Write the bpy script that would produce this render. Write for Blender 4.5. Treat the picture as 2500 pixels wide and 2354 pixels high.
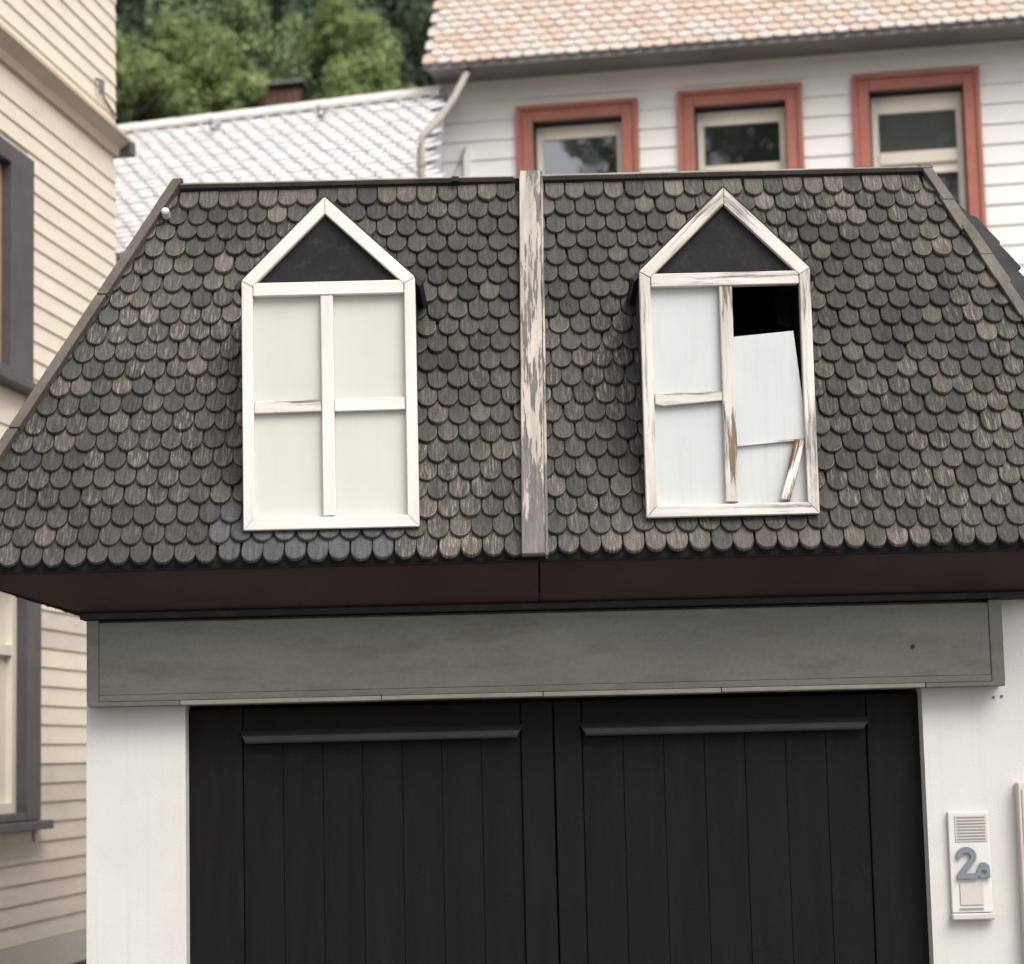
import bpy, bmesh, math, random
from mathutils import Vector, Matrix
R = math.radians
rnd = random.Random(7)
scene = bpy.context.scene
for o in list(bpy.data.objects):
    bpy.data.objects.remove(o)
col = scene.collection

# ------------------------------------------------------------------ camera
cam_d = bpy.data.cameras.new("camera")
cam = bpy.data.objects.new("camera", cam_d)
col.objects.link(cam)
scene.camera = cam
cam_d.sensor_fit = 'HORIZONTAL'
cam_d.sensor_width = 36.0
cam_d.lens = 36.0 * 5400.0 / 2500.0
cam_d.clip_start = 0.1
cam_d.clip_end = 1000.0
cam.location = (0.0, 0.0, 1.9)
cam.rotation_euler = (Matrix.Rotation(R(90 + 7.0), 3, 'X') @ Matrix.Rotation(-0.0235, 3, 'Z')).to_euler()
cam_d.dof.use_dof = True
cam_d.dof.focus_distance = 8.5
cam_d.dof.aperture_fstop = 2.5
scene.render.resolution_x = 1024
scene.render.resolution_y = 964

# ------------------------------------------------------------------ world and sun
SUN_EL, SUN_AZ = 50.0, 30.0          # sun behind the camera, high, to the right
world = bpy.data.worlds.new("World")
scene.world = world
world.use_nodes = True
wn = world.node_tree
wn.nodes.clear()
sky = wn.nodes.new("ShaderNodeTexSky")
sky.sky_type = 'NISHITA'
sky.sun_disc = False
sky.sun_elevation = R(SUN_EL)
sky.sun_rotation = R(180 - SUN_AZ)
sky.air_density = 1.0
sky.dust_density = 4.0
sky.ozone_density = 1.0
hs = wn.nodes.new("ShaderNodeHueSaturation")       # thin cloud: the sky is nearly colourless
hs.inputs['Saturation'].default_value = 0.22
bg = wn.nodes.new("ShaderNodeBackground")
bg.inputs['Strength'].default_value = 0.15
wo = wn.nodes.new("ShaderNodeOutputWorld")
wn.links.new(sky.outputs[0], hs.inputs['Color'])
wn.links.new(hs.outputs[0], bg.inputs['Color'])
wn.links.new(bg.outputs[0], wo.inputs['Surface'])
sun_d = bpy.data.lights.new("sun", 'SUN')
sun_d.energy = 1.3
sun_d.angle = R(45)
sun_d.color = (1.0, 0.93, 0.84)
sun = bpy.data.objects.new("sun", sun_d)
col.objects.link(sun)
sd = Vector((math.sin(R(SUN_AZ)) * math.cos(R(SUN_EL)), -math.cos(R(SUN_AZ)) * math.cos(R(SUN_EL)), math.sin(R(SUN_EL))))
sun.rotation_euler = sd.to_track_quat('Z', 'Y').to_euler()
vs = scene.view_settings
vs.view_transform = 'Standard'
vs.look = 'None'
vs.gamma = 1.0
vs.use_curve_mapping = False
vs.exposure = 0.62

# ------------------------------------------------------------------ object helpers
WL = {}          # world location of every object made here


def link(o, parent, wl):
    col.objects.link(o)
    WL[o] = Vector(wl)
    if parent is not None:
        o.parent = parent
        o.location = Vector(wl) - WL[parent]
    else:
        o.location = Vector(wl)
    return o


def tag(o, label=None, cat=None, group=None, kind=None):
    if label: o['label'] = label
    if cat: o['category'] = cat
    if group: o['group'] = group
    if kind: o['kind'] = kind
    return o


def empty(name, loc, label, cat, group=None):
    o = bpy.data.objects.new(name, None)
    o.empty_display_size = 0.1
    link(o, None, loc)
    return tag(o, label, cat, group)


class MB:
    """collects faces in world space"""
    def __init__(self):
        self.v = []
        self.f = []
        self.m = []

    def face(self, pts, mi=0):
        n = len(self.v)
        self.v.extend([Vector(p) for p in pts])
        self.f.append(tuple(range(n, n + len(pts))))
        self.m.append(mi)

    def hexa(self, b, t, mi=0):
        """closed prism between two polygons b and t with the same number of points"""
        n = len(self.v)
        k = len(b)
        self.v.extend([Vector(p) for p in b] + [Vector(p) for p in t])
        self.f.append(tuple(n + i for i in reversed(range(k))))
        self.f.append(tuple(n + k + i for i in range(k)))
        for i in range(k):
            j = (i + 1) % k
            self.f.append((n + i, n + j, n + k + j, n + k + i))
        self.m.extend([mi] * (k + 2))

    def box(self, x0, x1, y0, y1, z0, z1, mi=0):
        self.hexa([(x0, y0, z0), (x1, y0, z0), (x1, y1, z0), (x0, y1, z0)],
                  [(x0, y0, z1), (x1, y0, z1), (x1, y1, z1), (x0, y1, z1)], mi)

    def obox(self, o, ex, ey, ez, x0, x1, y0, y1, z0, z1, mi=0):
        P = lambda a, b, c: Vector(o) + Vector(ex) * a + Vector(ey) * b + Vector(ez) * c
        self.hexa([P(x0, y0, z0), P(x1, y0, z0), P(x1, y1, z0), P(x0, y1, z0)],
                  [P(x0, y0, z1), P(x1, y0, z1), P(x1, y1, z1), P(x0, y1, z1)], mi)

    def prism_xz(self, pts, y0, y1, mi=0):
        self.hexa([(x, y0, z) for x, z in pts], [(x, y1, z) for x, z in pts], mi)

    def tube(self, pts, r, seg=8, mi=0):
        rings = []
        pts = [Vector(p) for p in pts]
        for i, p in enumerate(pts):
            d = (pts[min(i + 1, len(pts) - 1)] - pts[max(i - 1, 0)]).normalized()
            a = d.cross(Vector((0, 0, 1)) if abs(d.z) < 0.9 else Vector((1, 0, 0))).normalized()
            b = d.cross(a)
            rr = r[i] if isinstance(r, (list, tuple)) else r
            n = len(self.v)
            self.v.extend([p + (a * math.cos(6.28319 * k / seg) + b * math.sin(6.28319 * k / seg)) * rr for k in range(seg)])
            rings.append(n)
        for a, b in zip(rings, rings[1:]):
            for k in range(seg):
                q = (k + 1) % seg
                self.f.append((a + k, a + q, b + q, b + k))
                self.m.append(mi)
        self.f.append(tuple(rings[0] + k for k in reversed(range(seg)))); self.m.append(mi)
        self.f.append(tuple(rings[-1] + k for k in range(seg))); self.m.append(mi)

    def build(self, name, mats, parent=None, rot=None, bevel=0.0, smooth=False, origin=None, kind=None, label=None, seg=1):
        if not isinstance(mats, (list, tuple)):
            mats = [mats]
        lo = Vector([min(p[i] for p in self.v) for i in range(3)])
        hi = Vector([max(p[i] for p in self.v) for i in range(3)])
        c = Vector(origin) if origin is not None else Vector(((lo.x + hi.x) / 2, (lo.y + hi.y) / 2, (lo.z + hi.z) / 2))
        Rm = rot if rot is not None else Matrix.Identity(3)
        Ri = Rm.transposed()
        me = bpy.data.meshes.new(name)
        me.from_pydata([Ri @ (p - c) for p in self.v], [], self.f)
        for m in mats:
            me.materials.append(m)
        if len(mats) > 1:
            me.polygons.foreach_set('material_index', self.m)
        bm = bmesh.new()
        bm.from_mesh(me)
        bmesh.ops.recalc_face_normals(bm, faces=bm.faces)
        if bevel > 0:
            bmesh.ops.bevel(bm, geom=bm.edges, offset=bevel, segments=seg, affect='EDGES', profile=0.6)
        bm.to_mesh(me)
        bm.free()
        if smooth:
            me.polygons.foreach_set('use_smooth', [True] * len(me.polygons))
        o = bpy.data.objects.new(name, me)
        link(o, parent, c)
        if rot is not None:
            o.rotation_euler = Rm.to_euler()
        if kind: o['kind'] = kind
        if label: o['label'] = label
        return o


def frame_along(d, y=(0, 1, 0)):
    """rotation whose local Z runs along d (the grain) and local Y near y"""
    z = Vector(d).normalized()
    x = Vector(y).cross(z).normalized()
    yy = z.cross(x)
    return Matrix((x, yy, z)).transposed()


def copy_obj(o, parent, wl, name=None):
    c = o.copy()
    link(c, parent, wl)
    return c


# ------------------------------------------------------------------ materials
def new_mat(name):
    m = bpy.data.materials.new(name)
    m.use_nodes = True
    nt = m.node_tree
    nt.nodes.clear()
    out = nt.nodes.new('ShaderNodeOutputMaterial')
    b = nt.nodes.new('ShaderNodeBsdfPrincipled')
    nt.links.new(b.outputs[0], out.inputs['Surface'])
    return m, nt, b


class NT:
    def __init__(self, nt): self.nt = nt
    def n(self, t, **kw):
        x = self.nt.nodes.new(t)
        for k, v in kw.items():
            if k.startswith('i_'):
                x.inputs[int(k[2:]) if k[2:].isdigit() else k[2:].replace('_', ' ')].default_value = v
            else:
                setattr(x, k, v)
        return x
    def l(self, a, b): self.nt.links.new(a, b)
    def coord(self, which='Object', scale=(1, 1, 1)):
        if which == 'World':
            c = self.n('ShaderNodeNewGeometry').outputs['Position']
        else:
            c = self.n('ShaderNodeTexCoord').outputs[which]
        mp = self.n('ShaderNodeMapping')
        mp.inputs['Scale'].default_value = scale
        self.l(c, mp.inputs['Vector'])
        return mp.outputs['Vector']
    def noise(self, vec, scale=1.0, detail=4.0, rough=0.55, w=None):
        x = self.n('ShaderNodeTexNoise')
        x.inputs['Scale'].default_value = scale
        x.inputs['Detail'].default_value = detail
        x.inputs['Roughness'].default_value = rough
        self.l(vec, x.inputs['Vector'])
        return x.outputs['Fac']
    def ramp(self, fac, stops):
        x = self.n('ShaderNodeValToRGB')
        e = x.color_ramp.elements
        while len(e) < len(stops): e.new(0.5)
        for i, (p, c) in enumerate(stops):
            e[i].position = p
            e[i].color = (c, c, c, 1) if isinstance(c, (int, float)) else tuple(c) + (1,)
        self.l(fac, x.inputs['Fac'])
        return x.outputs['Color']
    def mix(self, fac, a, b, mode='MIX'):
        x = self.n('ShaderNodeMix', data_type='RGBA', blend_type=mode)
        for s, v in ((x.inputs[0], fac), (x.inputs[6], a), (x.inputs[7], b)):
            if hasattr(v, 'default_value') or hasattr(v, 'is_output'):
                self.l(v, s)
            elif isinstance(v, (int, float)):
                s.default_value = v
            else:
                s.default_value = tuple(v) + (1,)
        return x.outputs[2]
    def math(self, op, a, b=None, clamp=False):
        x = self.n('ShaderNodeMath', operation=op, use_clamp=clamp)
        for s, v in zip(x.inputs, (a, b)):
            if v is None: continue
            if isinstance(v, (int, float)): s.default_value = v
            else: self.l(v, s)
        return x.outputs[0]
    def bump(self, h, bsdf, strength=0.3, dist=0.01):
        x = self.n('ShaderNodeBump')
        x.inputs['Strength'].default_value = strength
        x.inputs['Distance'].default_value = dist
        self.l(h, x.inputs['Height'])
        self.l(x.outputs[0], bsdf.inputs['Normal'])


def mat_plain(name, c, rough=0.7, var=0.25, scale=(3, 3, 3), bump=0.15, dist=0.004, fine=60.0, spec=0.3, coord='World', dirt=None, dirt_amt=0.5):
    """one colour with broad mottling, fine grain and optional dirt patches"""
    m, nt, b = new_mat(name)
    N = NT(nt)
    v = N.coord(coord, scale)
    big = N.noise(v, 1.0, 5.0, 0.6)
    fin = N.noise(N.coord(coord), fine, 3.0, 0.6)
    k = N.ramp(big, [(0.25, 1.0 - var), (0.75, 1.0 + var * 0.4)])
    k2 = N.ramp(fin, [(0.2, 1.0 - var * 0.5), (0.8, 1.0 + var * 0.2)])
    c1 = N.mix(1.0, c, k, 'MULTIPLY')
    c1 = N.mix(1.0, c1, k2, 'MULTIPLY')
    if dirt:
        d = N.ramp(N.noise(N.coord(coord, tuple(s * 2.3 for s in scale)), 1.0, 6.0, 0.7), [(0.52, 0.0), (0.72, dirt_amt)])
        c1 = N.mix(d, c1, dirt)
    N.l(c1, b.inputs['Base Color'])
    b.inputs['Roughness'].default_value = rough
    b.inputs['Specular IOR Level'].default_value = spec
    if bump:
        N.bump(fin, b, bump, dist)
    return m


def mat_paint(name, paint, wood, lo, hi, grain=(45, 45, 3.5), dirt=0.35, rough=0.6, zgrad=0.0, blotch=0.0):
    """painted board, grain along local Z; paint flakes off where the noise falls between lo and hi"""
    m, nt, b = new_mat(name)
    N = NT(nt)
    v = N.coord('Object', grain)
    w = N.coord('World', tuple(g * 0.21 for g in grain))
    n1 = N.noise(v, 1.0, 6.0, 0.65)
    off = N.noise(N.coord('World', (2.2, 2.2, 2.2)), 1.0, 3.0, 0.5)
    h = N.math('ADD', n1, N.math('MULTIPLY', N.math('SUBTRACT', off, 0.5), 0.5 + blotch))
    if zgrad:
        sep = N.n('ShaderNodeSeparateXYZ')
        N.l(N.coord('Object'), sep.inputs[0])
        h = N.math('ADD', h, N.math('MULTIPLY', sep.outputs[2], zgrad))
    fl = N.ramp(h, [(lo, 0.0), (hi, 1.0)])
    wv = N.ramp(N.noise(v, 2.1, 5.0, 0.7), [(0.25, 0.55), (0.75, 1.35)])
    wc = N.mix(1.0, wood, wv, 'MULTIPLY')
    dv = N.ramp(N.noise(N.coord('Object', tuple(g * 0.35 for g in grain)), 1.0, 5.0, 0.7), [(0.35, 1.0 - dirt), (0.65, 1.0)])
    pc = N.mix(1.0, paint, dv, 'MULTIPLY')
    N.l(N.mix(fl, wc, pc), b.inputs['Base Color'])
    b.inputs['Roughness'].default_value = rough
    b.inputs['Specular IOR Level'].default_value = 0.3
    N.bump(N.math('ADD', N.math('MULTIPLY', fl, 0.6), n1), b, 0.35, 0.004)
    return m


def mat_shingle(name, dark, mid, light, streak, streak_amt):
    """weathered wooden shingle: a tone per shingle, pale worn streaks down the slope, moss and lichen specks"""
    m, nt, b = new_mat(name)
    N = NT(nt)
    oi = N.n('ShaderNodeObjectInfo')
    ge = N.n('ShaderNodeNewGeometry')
    r = N.math('FRACT', N.math('ADD', oi.outputs['Random'], ge.outputs['Random Per Island']))
    base = N.ramp(r, [(0.0, dark), (0.45, mid), (0.86, mid), (1.0, light)])
    shift = N.n('ShaderNodeVectorMath', operation='ADD')
    cmb = N.n('ShaderNodeCombineXYZ')
    N.l(N.math('MULTIPLY', r, 37.0), cmb.inputs[0])
    N.l(ge.outputs['Position'], shift.inputs[0])
    N.l(cmb.outputs[0], shift.inputs[1])
    mp = N.n('ShaderNodeMapping')
    mp.inputs['Scale'].default_value = (150, 13, 15)
    N.l(shift.outputs[0], mp.inputs['Vector'])
    st = N.noise(mp.outputs[0], 1.0, 4.0, 0.65)
    # weathering is stronger in broad areas of the roof
    area = N.noise(N.coord('World', (0.9, 0.9, 0.9)), 1.0, 3.0, 0.5)
    r2 = N.math('FRACT', N.math('MULTIPLY', r, 13.7))
    amt = N.math('MULTIPLY', N.ramp(area, [(0.38, 0.12), (0.62, 1.0)]), N.ramp(r2, [(0.1, 0.15), (0.95, 1.0)]))
    sk = N.math('MULTIPLY', N.ramp(st, [(0.50, 0.0), (0.68, 1.0)]), N.math('MULTIPLY', amt, streak_amt))
    c = N.mix(sk, base, streak)
    dk = N.ramp(N.noise(mp.outputs[0], 0.55, 5.0, 0.7), [(0.3, 0.55), (0.6, 1.0)])
    c = N.mix(1.0, c, dk, 'MULTIPLY')
    sp = N.noise(N.coord('World'), 170.0, 3.0, 0.7)
    c = N.mix(1.0, c, N.ramp(sp, [(0.3, 0.62), (0.72, 1.35)]), 'MULTIPLY')
    ms = N.ramp(N.noise(N.coord('World'), 5.0, 5.0, 0.7), [(0.60, 0.0), (0.78, 0.45)])
    c = N.mix(ms, c, (0.050, 0.052, 0.024))
    wea = N.noise(N.coord('World', (1.25, 1.25, 1.25)), 1.0, 4.0, 0.6)
    c = N.mix(1.0, c, N.ramp(wea, [(0.32, 0.70), (0.68, 1.28)]), 'MULTIPLY')
    N.l(c, b.inputs['Base Color'])
    b.inputs['Roughness'].default_value = 0.85
    b.inputs['Specular IOR Level'].default_value = 0.2
    N.bump(N.math('ADD', st, N.math('MULTIPLY', sp, 0.5)), b, 0.5, 0.004)
    return m


M = {}
M['shingle'] = mat_shingle('weathered_shingle', (0.056, 0.053, 0.050), (0.075, 0.0705, 0.0655), (0.100, 0.092, 0.083), (0.34, 0.295, 0.25), 0.80)
M['shingle_pale'] = mat_shingle('bleached_shingle', (0.092, 0.085, 0.076), (0.118, 0.107, 0.095), (0.16, 0.142, 0.124), (0.42, 0.36, 0.305), 1.0)
M['shingle_new'] = mat_shingle('new_slate_shingle', (0.088, 0.085, 0.092), (0.112, 0.107, 0.114), (0.130, 0.124, 0.130), (0.19, 0.175, 0.175), 0.25)
M['rim'] = mat_shingle('worn_lightened_rim', (0.06, 0.056, 0.051), (0.13, 0.115, 0.10), (0.24, 0.205, 0.17), (0.36, 0.31, 0.26), 0.8)  # worn edge, made lighter still to offset the shade on its downward face
M['felt'] = mat_plain('roofing_felt', (0.012, 0.012, 0.012), 0.9)
M['ridge'] = mat_plain('weathered_ridge_board', (0.33, 0.295, 0.265), 0.75, 0.5, (3, 3, 3), 0.3, dirt=(0.05, 0.045, 0.04))
M['verge'] = mat_plain('weathered_verge_board', (0.135, 0.116, 0.100), 0.8, 0.45, (6, 6, 6), 0.3, dirt=(0.06, 0.05, 0.045))
M['hip'] = mat_plain('grey_hip_flashing', (0.15, 0.135, 0.12), 0.7, 0.5, (5, 5, 5), 0.3, dirt=(0.05, 0.045, 0.04))
M['hip_dark'] = mat_plain('dark_hip_slate', (0.045, 0.042, 0.046), 0.8, 0.5, (9, 9, 9), 0.4)
M['frame_clean'] = mat_paint('white_frame_paint', (0.76, 0.73, 0.69), (0.30, 0.25, 0.20), 0.16, 0.22, dirt=0.22)
M['frame_worn'] = mat_paint('worn_white_frame_paint', (0.71, 0.675, 0.635), (0.24, 0.21, 0.185), 0.31, 0.45, dirt=0.38, blotch=0.2)
M['bar_worn'] = mat_paint('flaking_bar_paint', (0.66, 0.625, 0.58), (0.19, 0.145, 0.11), 0.36, 0.46, dirt=0.4, blotch=0.3)
M['stick'] = mat_paint('broken_bar_paint', (0.82, 0.77, 0.71), (0.16, 0.085, 0.05), 0.38, 0.44, dirt=0.3, blotch=0.5)
M['batten'] = mat_paint('flaking_batten_paint', (0.50, 0.452, 0.40), (0.150, 0.137, 0.130), 0.495, 0.525, grain=(52, 52, 4.6), dirt=0.45, rough=0.8, zgrad=0.15, blotch=0.30)
def mat_pane(name, c, stain, amt):
    m, nt, b = new_mat(name)
    N = NT(nt)
    big = N.ramp(N.noise(N.coord('World', (5, 5, 4)), 1.0, 5.0, 0.6), [(0.3, 0.93), (0.7, 1.0)])
    run = N.ramp(N.noise(N.coord('World', (42, 42, 2.6)), 1.0, 6.0, 0.7), [(0.50, 0.0), (0.78, amt)])
    spot = N.ramp(N.noise(N.coord('World', (16, 16, 9)), 1.0, 6.0, 0.75), [(0.60, 0.0), (0.80, amt)])
    c1 = N.mix(1.0, c, big, 'MULTIPLY')
    c1 = N.mix(run, c1, stain)
    c1 = N.mix(spot, c1, stain)
    N.l(c1, b.inputs['Base Color'])
    b.inputs['Roughness'].default_value = 0.38
    b.inputs['Specular IOR Level'].default_value = 0.4
    N.bump(N.noise(N.coord('World', (8, 8, 5)), 1.0, 3.0, 0.5), b, 0.12, 0.01)
    return m


M['pane_cream'] = mat_pane('cream_board_pane', (0.585, 0.59, 0.535), (0.50, 0.485, 0.42), 0.25)
M['pane_white'] = mat_pane('white_board_pane', (0.56, 0.585, 0.585), (0.42, 0.405, 0.385), 0.45)
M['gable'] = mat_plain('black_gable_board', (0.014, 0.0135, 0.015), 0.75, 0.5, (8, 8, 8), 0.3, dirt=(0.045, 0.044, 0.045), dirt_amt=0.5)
M['soffit'] = mat_plain('dark_brown_paint', (0.052, 0.030, 0.027), 0.6, 0.25, (3, 3, 3), 0.1)
M['beam'] = mat_plain('grey_beam_paint', (0.122, 0.118, 0.102), 0.6, 0.28, (1.2, 4, 5), 0.1, dirt=(0.070, 0.060, 0.047), dirt_amt=0.7)
M['beam_lip'] = mat_plain('pale_grey_lip', (0.215, 0.198, 0.172), 0.6, 0.25, (6, 6, 6), 0.1)
def mat_render():
    m, nt, b = new_mat('white_render')
    N = NT(nt)
    big = N.ramp(N.noise(N.coord('World', (1.6, 1.6, 1.6)), 1.0, 5.0, 0.6), [(0.3, 0.90), (0.7, 1.02)])
    run = N.ramp(N.noise(N.coord('World', (26, 26, 1.1)), 1.0, 6.0, 0.7), [(0.52, 0.0), (0.80, 0.30)])
    blot = N.ramp(N.noise(N.coord('World', (7, 7, 5)), 1.0, 7.0, 0.75), [(0.57, 0.0), (0.80, 0.35)])
    c = N.mix(1.0, (0.60, 0.585, 0.565), big, 'MULTIPLY')
    c = N.mix(run, c, (0.42, 0.395, 0.36))
    c = N.mix(blot, c, (0.46, 0.43, 0.395))
    N.l(c, b.inputs['Base Color'])
    b.inputs['Roughness'].default_value = 0.88
    b.inputs['Specular IOR Level'].default_value = 0.2
    f = N.noise(N.coord('World'), 120.0, 4.0, 0.6)
    w = N.noise(N.coord('World'), 9.0, 3.0, 0.5)
    N.bump(N.math('ADD', N.math('MULTIPLY', f, 0.5), w), b, 0.35, 0.006)
    return m


M['render'] = mat_render()
M['door'] = mat_plain('black_green_door_paint', (0.0066, 0.0063, 0.0052), 0.6, 0.45, (14, 14, 1.2), 0.3, 0.003, fine=90.0, spec=0.14, dirt=(0.012, 0.011, 0.009), dirt_amt=0.6)
M['door_ledge'] = mat_plain('skylit_door_paint', (0.036, 0.037, 0.032), 0.5, 0.3, (9, 9, 9), 0.2)  # door paint lightened, so the ledge colour carries the skylight on its chamfer
M['cream'] = mat_plain('cream_clapboard_paint', (0.78, 0.69, 0.565), 0.65, 0.09, (2, 2, 9), 0.15, dirt=(0.52, 0.45, 0.37), dirt_amt=0.25)
M['cream_grey'] = mat_plain('greyer_clapboard_paint', (0.64, 0.565, 0.485), 0.7, 0.12, (2, 2, 9), 0.15, dirt=(0.42, 0.36, 0.30), dirt_amt=0.4)
M['cream_trim'] = mat_plain('tan_moulding_paint', (0.55, 0.46, 0.36), 0.6, 0.12, (3, 3, 3), 0.1)
M['plum'] = mat_plain('plum_grey_window_paint', (0.095, 0.082, 0.088), 0.5, 0.3, (5, 5, 5), 0.15)
M['tan'] = mat_plain('ochre_sash_paint', (0.42, 0.29, 0.16), 0.5, 0.2)
M['plinth'] = mat_plain('grey_plinth_plaster', (0.50, 0.46, 0.41), 0.85, 0.15, (2, 2, 2), 0.3)
M['stone'] = mat_plain('dark_plinth_stone', (0.06, 0.055, 0.055), 0.85, 0.4, (4, 4, 4), 0.4)
M['white_board'] = mat_plain('white_clapboard_paint', (0.82, 0.80, 0.77), 0.6, 0.06, (1.5, 1.5, 8), 0.12, dirt=(0.68, 0.65, 0.61), dirt_amt=0.2)
M['casing'] = mat_plain('brick_red_casing_paint', (0.40, 0.150, 0.115), 0.6, 0.2, (5, 5, 5), 0.15)
M['sash'] = mat_plain('cream_sash_paint', (0.74, 0.68, 0.58), 0.5, 0.1, (4, 4, 4), 0.08)
M['eave'] = mat_plain('dark_eave_boards', (0.25, 0.235, 0.225), 0.7, 0.25)
M['slate'] = mat_plain('pale_slate', (0.74, 0.725, 0.735), 0.6, 0.12, (9, 9, 9), 0.1)
M['slate_edge'] = mat_plain('slate_bed', (0.30, 0.30, 0.34), 0.8, 0.2)
M['ridge_pale'] = mat_plain('pale_ridge_cap', (0.66, 0.63, 0.60), 0.6, 0.08)
M['metal'] = mat_plain('dull_zinc', (0.30, 0.29, 0.28), 0.45, 0.2, (8, 8, 2), 0.05)
M['pipe'] = mat_plain('painted_downpipe', (0.36, 0.33, 0.30), 0.45, 0.15, (9, 9, 2), 0.05)
M['iron'] = mat_plain('grey_iron', (0.16, 0.155, 0.15), 0.6, 0.3)
M['shed'] = mat_plain('brown_shed_board', (0.125, 0.066, 0.046), 0.8, 0.35, (3, 3, 3), 0.2)
M['plate'] = mat_plain('white_plastic_plate', (0.62, 0.605, 0.58), 0.35, 0.04, (6, 6, 6), 0.0)
M['plate_grey'] = mat_plain('pale_grey_plastic', (0.52, 0.495, 0.465), 0.4, 0.06, (9, 9, 9), 0.0)
M['slot'] = mat_plain('shadow_grey_plastic', (0.27, 0.255, 0.24), 0.6, 0.05)
M['numeral'] = mat_plain('blue_grey_enamel', (0.165, 0.205, 0.235), 0.35, 0.12, (20, 20, 20), 0.05, spec=0.5)
M['cabinet'] = mat_plain('beige_cabinet_paint', (0.56, 0.515, 0.465), 0.5, 0.06, (5, 5, 5), 0.05)
M['asphalt'] = mat_plain('asphalt', (0.06, 0.058, 0.055), 0.9, 0.4, (2, 2, 2), 0.5, 0.01, fine=40.0)
M['paving'] = mat_plain('pale_street_concrete', (0.26, 0.25, 0.235), 0.9, 0.25, (1, 1, 1), 0.3, 0.006, fine=30.0)
M['hill'] = mat_plain('hillside_undergrowth', (0.020, 0.028, 0.013), 0.95, 0.6, (0.6, 0.6, 0.6), 0.6, 0.1, fine=8.0)
M['bark'] = mat_plain('bark', (0.06, 0.045, 0.035), 0.9, 0.4, (6, 6, 1.5), 0.5, 0.01)


def mat_tile(name, cols):
    m, nt, b = new_mat(name)
    N = NT(nt)
    oi = N.n('ShaderNodeObjectInfo')
    ge = N.n('ShaderNodeNewGeometry')
    r = N.math('FRACT', N.math('ADD', oi.outputs['Random'], ge.outputs['Random Per Island']))
    base = N.ramp(r, [(i / (len(cols) - 1), c) for i, c in enumerate(cols)])
    n = N.noise(N.coord('World'), 26.0, 4.0, 0.65)
    c = N.mix(1.0, base, N.ramp(n, [(0.3, 0.75), (0.7, 1.12)]), 'MULTIPLY')
    N.l(c, b.inputs['Base Color'])
    b.inputs['Roughness'].default_value = 0.8
    N.bump(n, b, 0.2, 0.004)
    return m


M['tile'] = mat_tile('terracotta_tile', [(0.50, 0.38, 0.305), (0.52, 0.425, 0.355), (0.54, 0.475, 0.42), (0.52, 0.47, 0.43)])
M['slate_scale'] = mat_tile('pale_slate_scale', [(0.65, 0.64, 0.65), (0.68, 0.66, 0.66), (0.71, 0.685, 0.67)])


def mat_glass(name, tint):
    m, nt, b = new_mat(name)
    N = NT(nt)
    b.inputs['Base Color'].default_value = tint + (1,)
    b.inputs['Roughness'].default_value = 0.03
    b.inputs['IOR'].default_value = 2.2
    b.inputs['Specular IOR Level'].default_value = 0.9
    N.bump(N.noise(N.coord('World'), 5.0, 2.0, 0.5), b, 0.05, 0.01)
    return m


M['glass'] = mat_glass('old_window_glass', (0.016, 0.018, 0.018))
M['glass_hazy'] = mat_glass('hazy_window_glass', (0.080, 0.085, 0.086))


def mat_leaf(name, a, b_, c_):
    m, nt, b = new_mat(name)
    N = NT(nt)
    ge = N.n('ShaderNodeNewGeometry')
    r = ge.outputs['Random Per Island']
    big = N.noise(N.coord('World', (0.7, 0.7, 0.7)), 1.0, 3.0, 0.5)
    f = N.math('ADD', N.math('MULTIPLY', r, 0.5), N.math('MULTIPLY', big, 0.6), True)
    N.l(N.ramp(f, [(0.2, a), (0.55, b_), (0.9, c_)]), b.inputs['Base Color'])
    b.inputs['Roughness'].default_value = 0.6
    b.inputs['Specular IOR Level'].default_value = 0.25
    b.inputs['Transmission Weight'].default_value = 0.0
    b.inputs['Subsurface Weight'].default_value = 0.0
    return m


M['leaf_light'] = mat_leaf('light_green_leaves', (0.115, 0.160, 0.055), (0.215, 0.285, 0.100), (0.34, 0.40, 0.18))
M['leaf_mid'] = mat_leaf('mid_green_leaves', (0.075, 0.115, 0.056), (0.150, 0.210, 0.092), (0.235, 0.30, 0.14))
M['leaf_dark'] = mat_leaf('dark_green_leaves', (0.024, 0.042, 0.028), (0.050, 0.080, 0.046), (0.090, 0.125, 0.066))

# ------------------------------------------------------------------ ground, street, hill
g = MB()
g.face([(-400, -400, -0.02), (400, -400, -0.02), (400, 400, -0.02), (-400, 400, -0.02)])
g.build('ground', M['asphalt'], kind='structure')
g = MB()
g.box(-14, 14, -9.0, 8.55, -0.02, 0.0)
g.build('street', M['paving'], kind='structure')
g = MB()                                     # the wooded hill behind the houses
NX, NY = 26, 18
def hz(x, y):
    t = max(0.0, (y - 24.0) / 60.0)
    return -0.5 + 34.0 * min(1.0, t) ** 0.9 + 0.5 * math.sin(x * 0.31 + y * 0.17) + 0.35 * math.sin(x * 0.77 - y * 0.41) - (0.9 if t == 0 else 0)
for i in range(NX):
    for j in range(NY):
        x0, x1 = -60 + 120 * i / NX, -60 + 120 * (i + 1) / NX
        y0, y1 = 23 + 70 * j / NY, 23 + 70 * (j + 1) / NY
        g.face([(x0, y0, hz(x0, y0)), (x1, y0, hz(x1, y0)), (x1, y1, hz(x1, y1)), (x0, y1, hz(x0, y1))])
g.build('hill', M['hill'], kind='structure', smooth=True)

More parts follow.
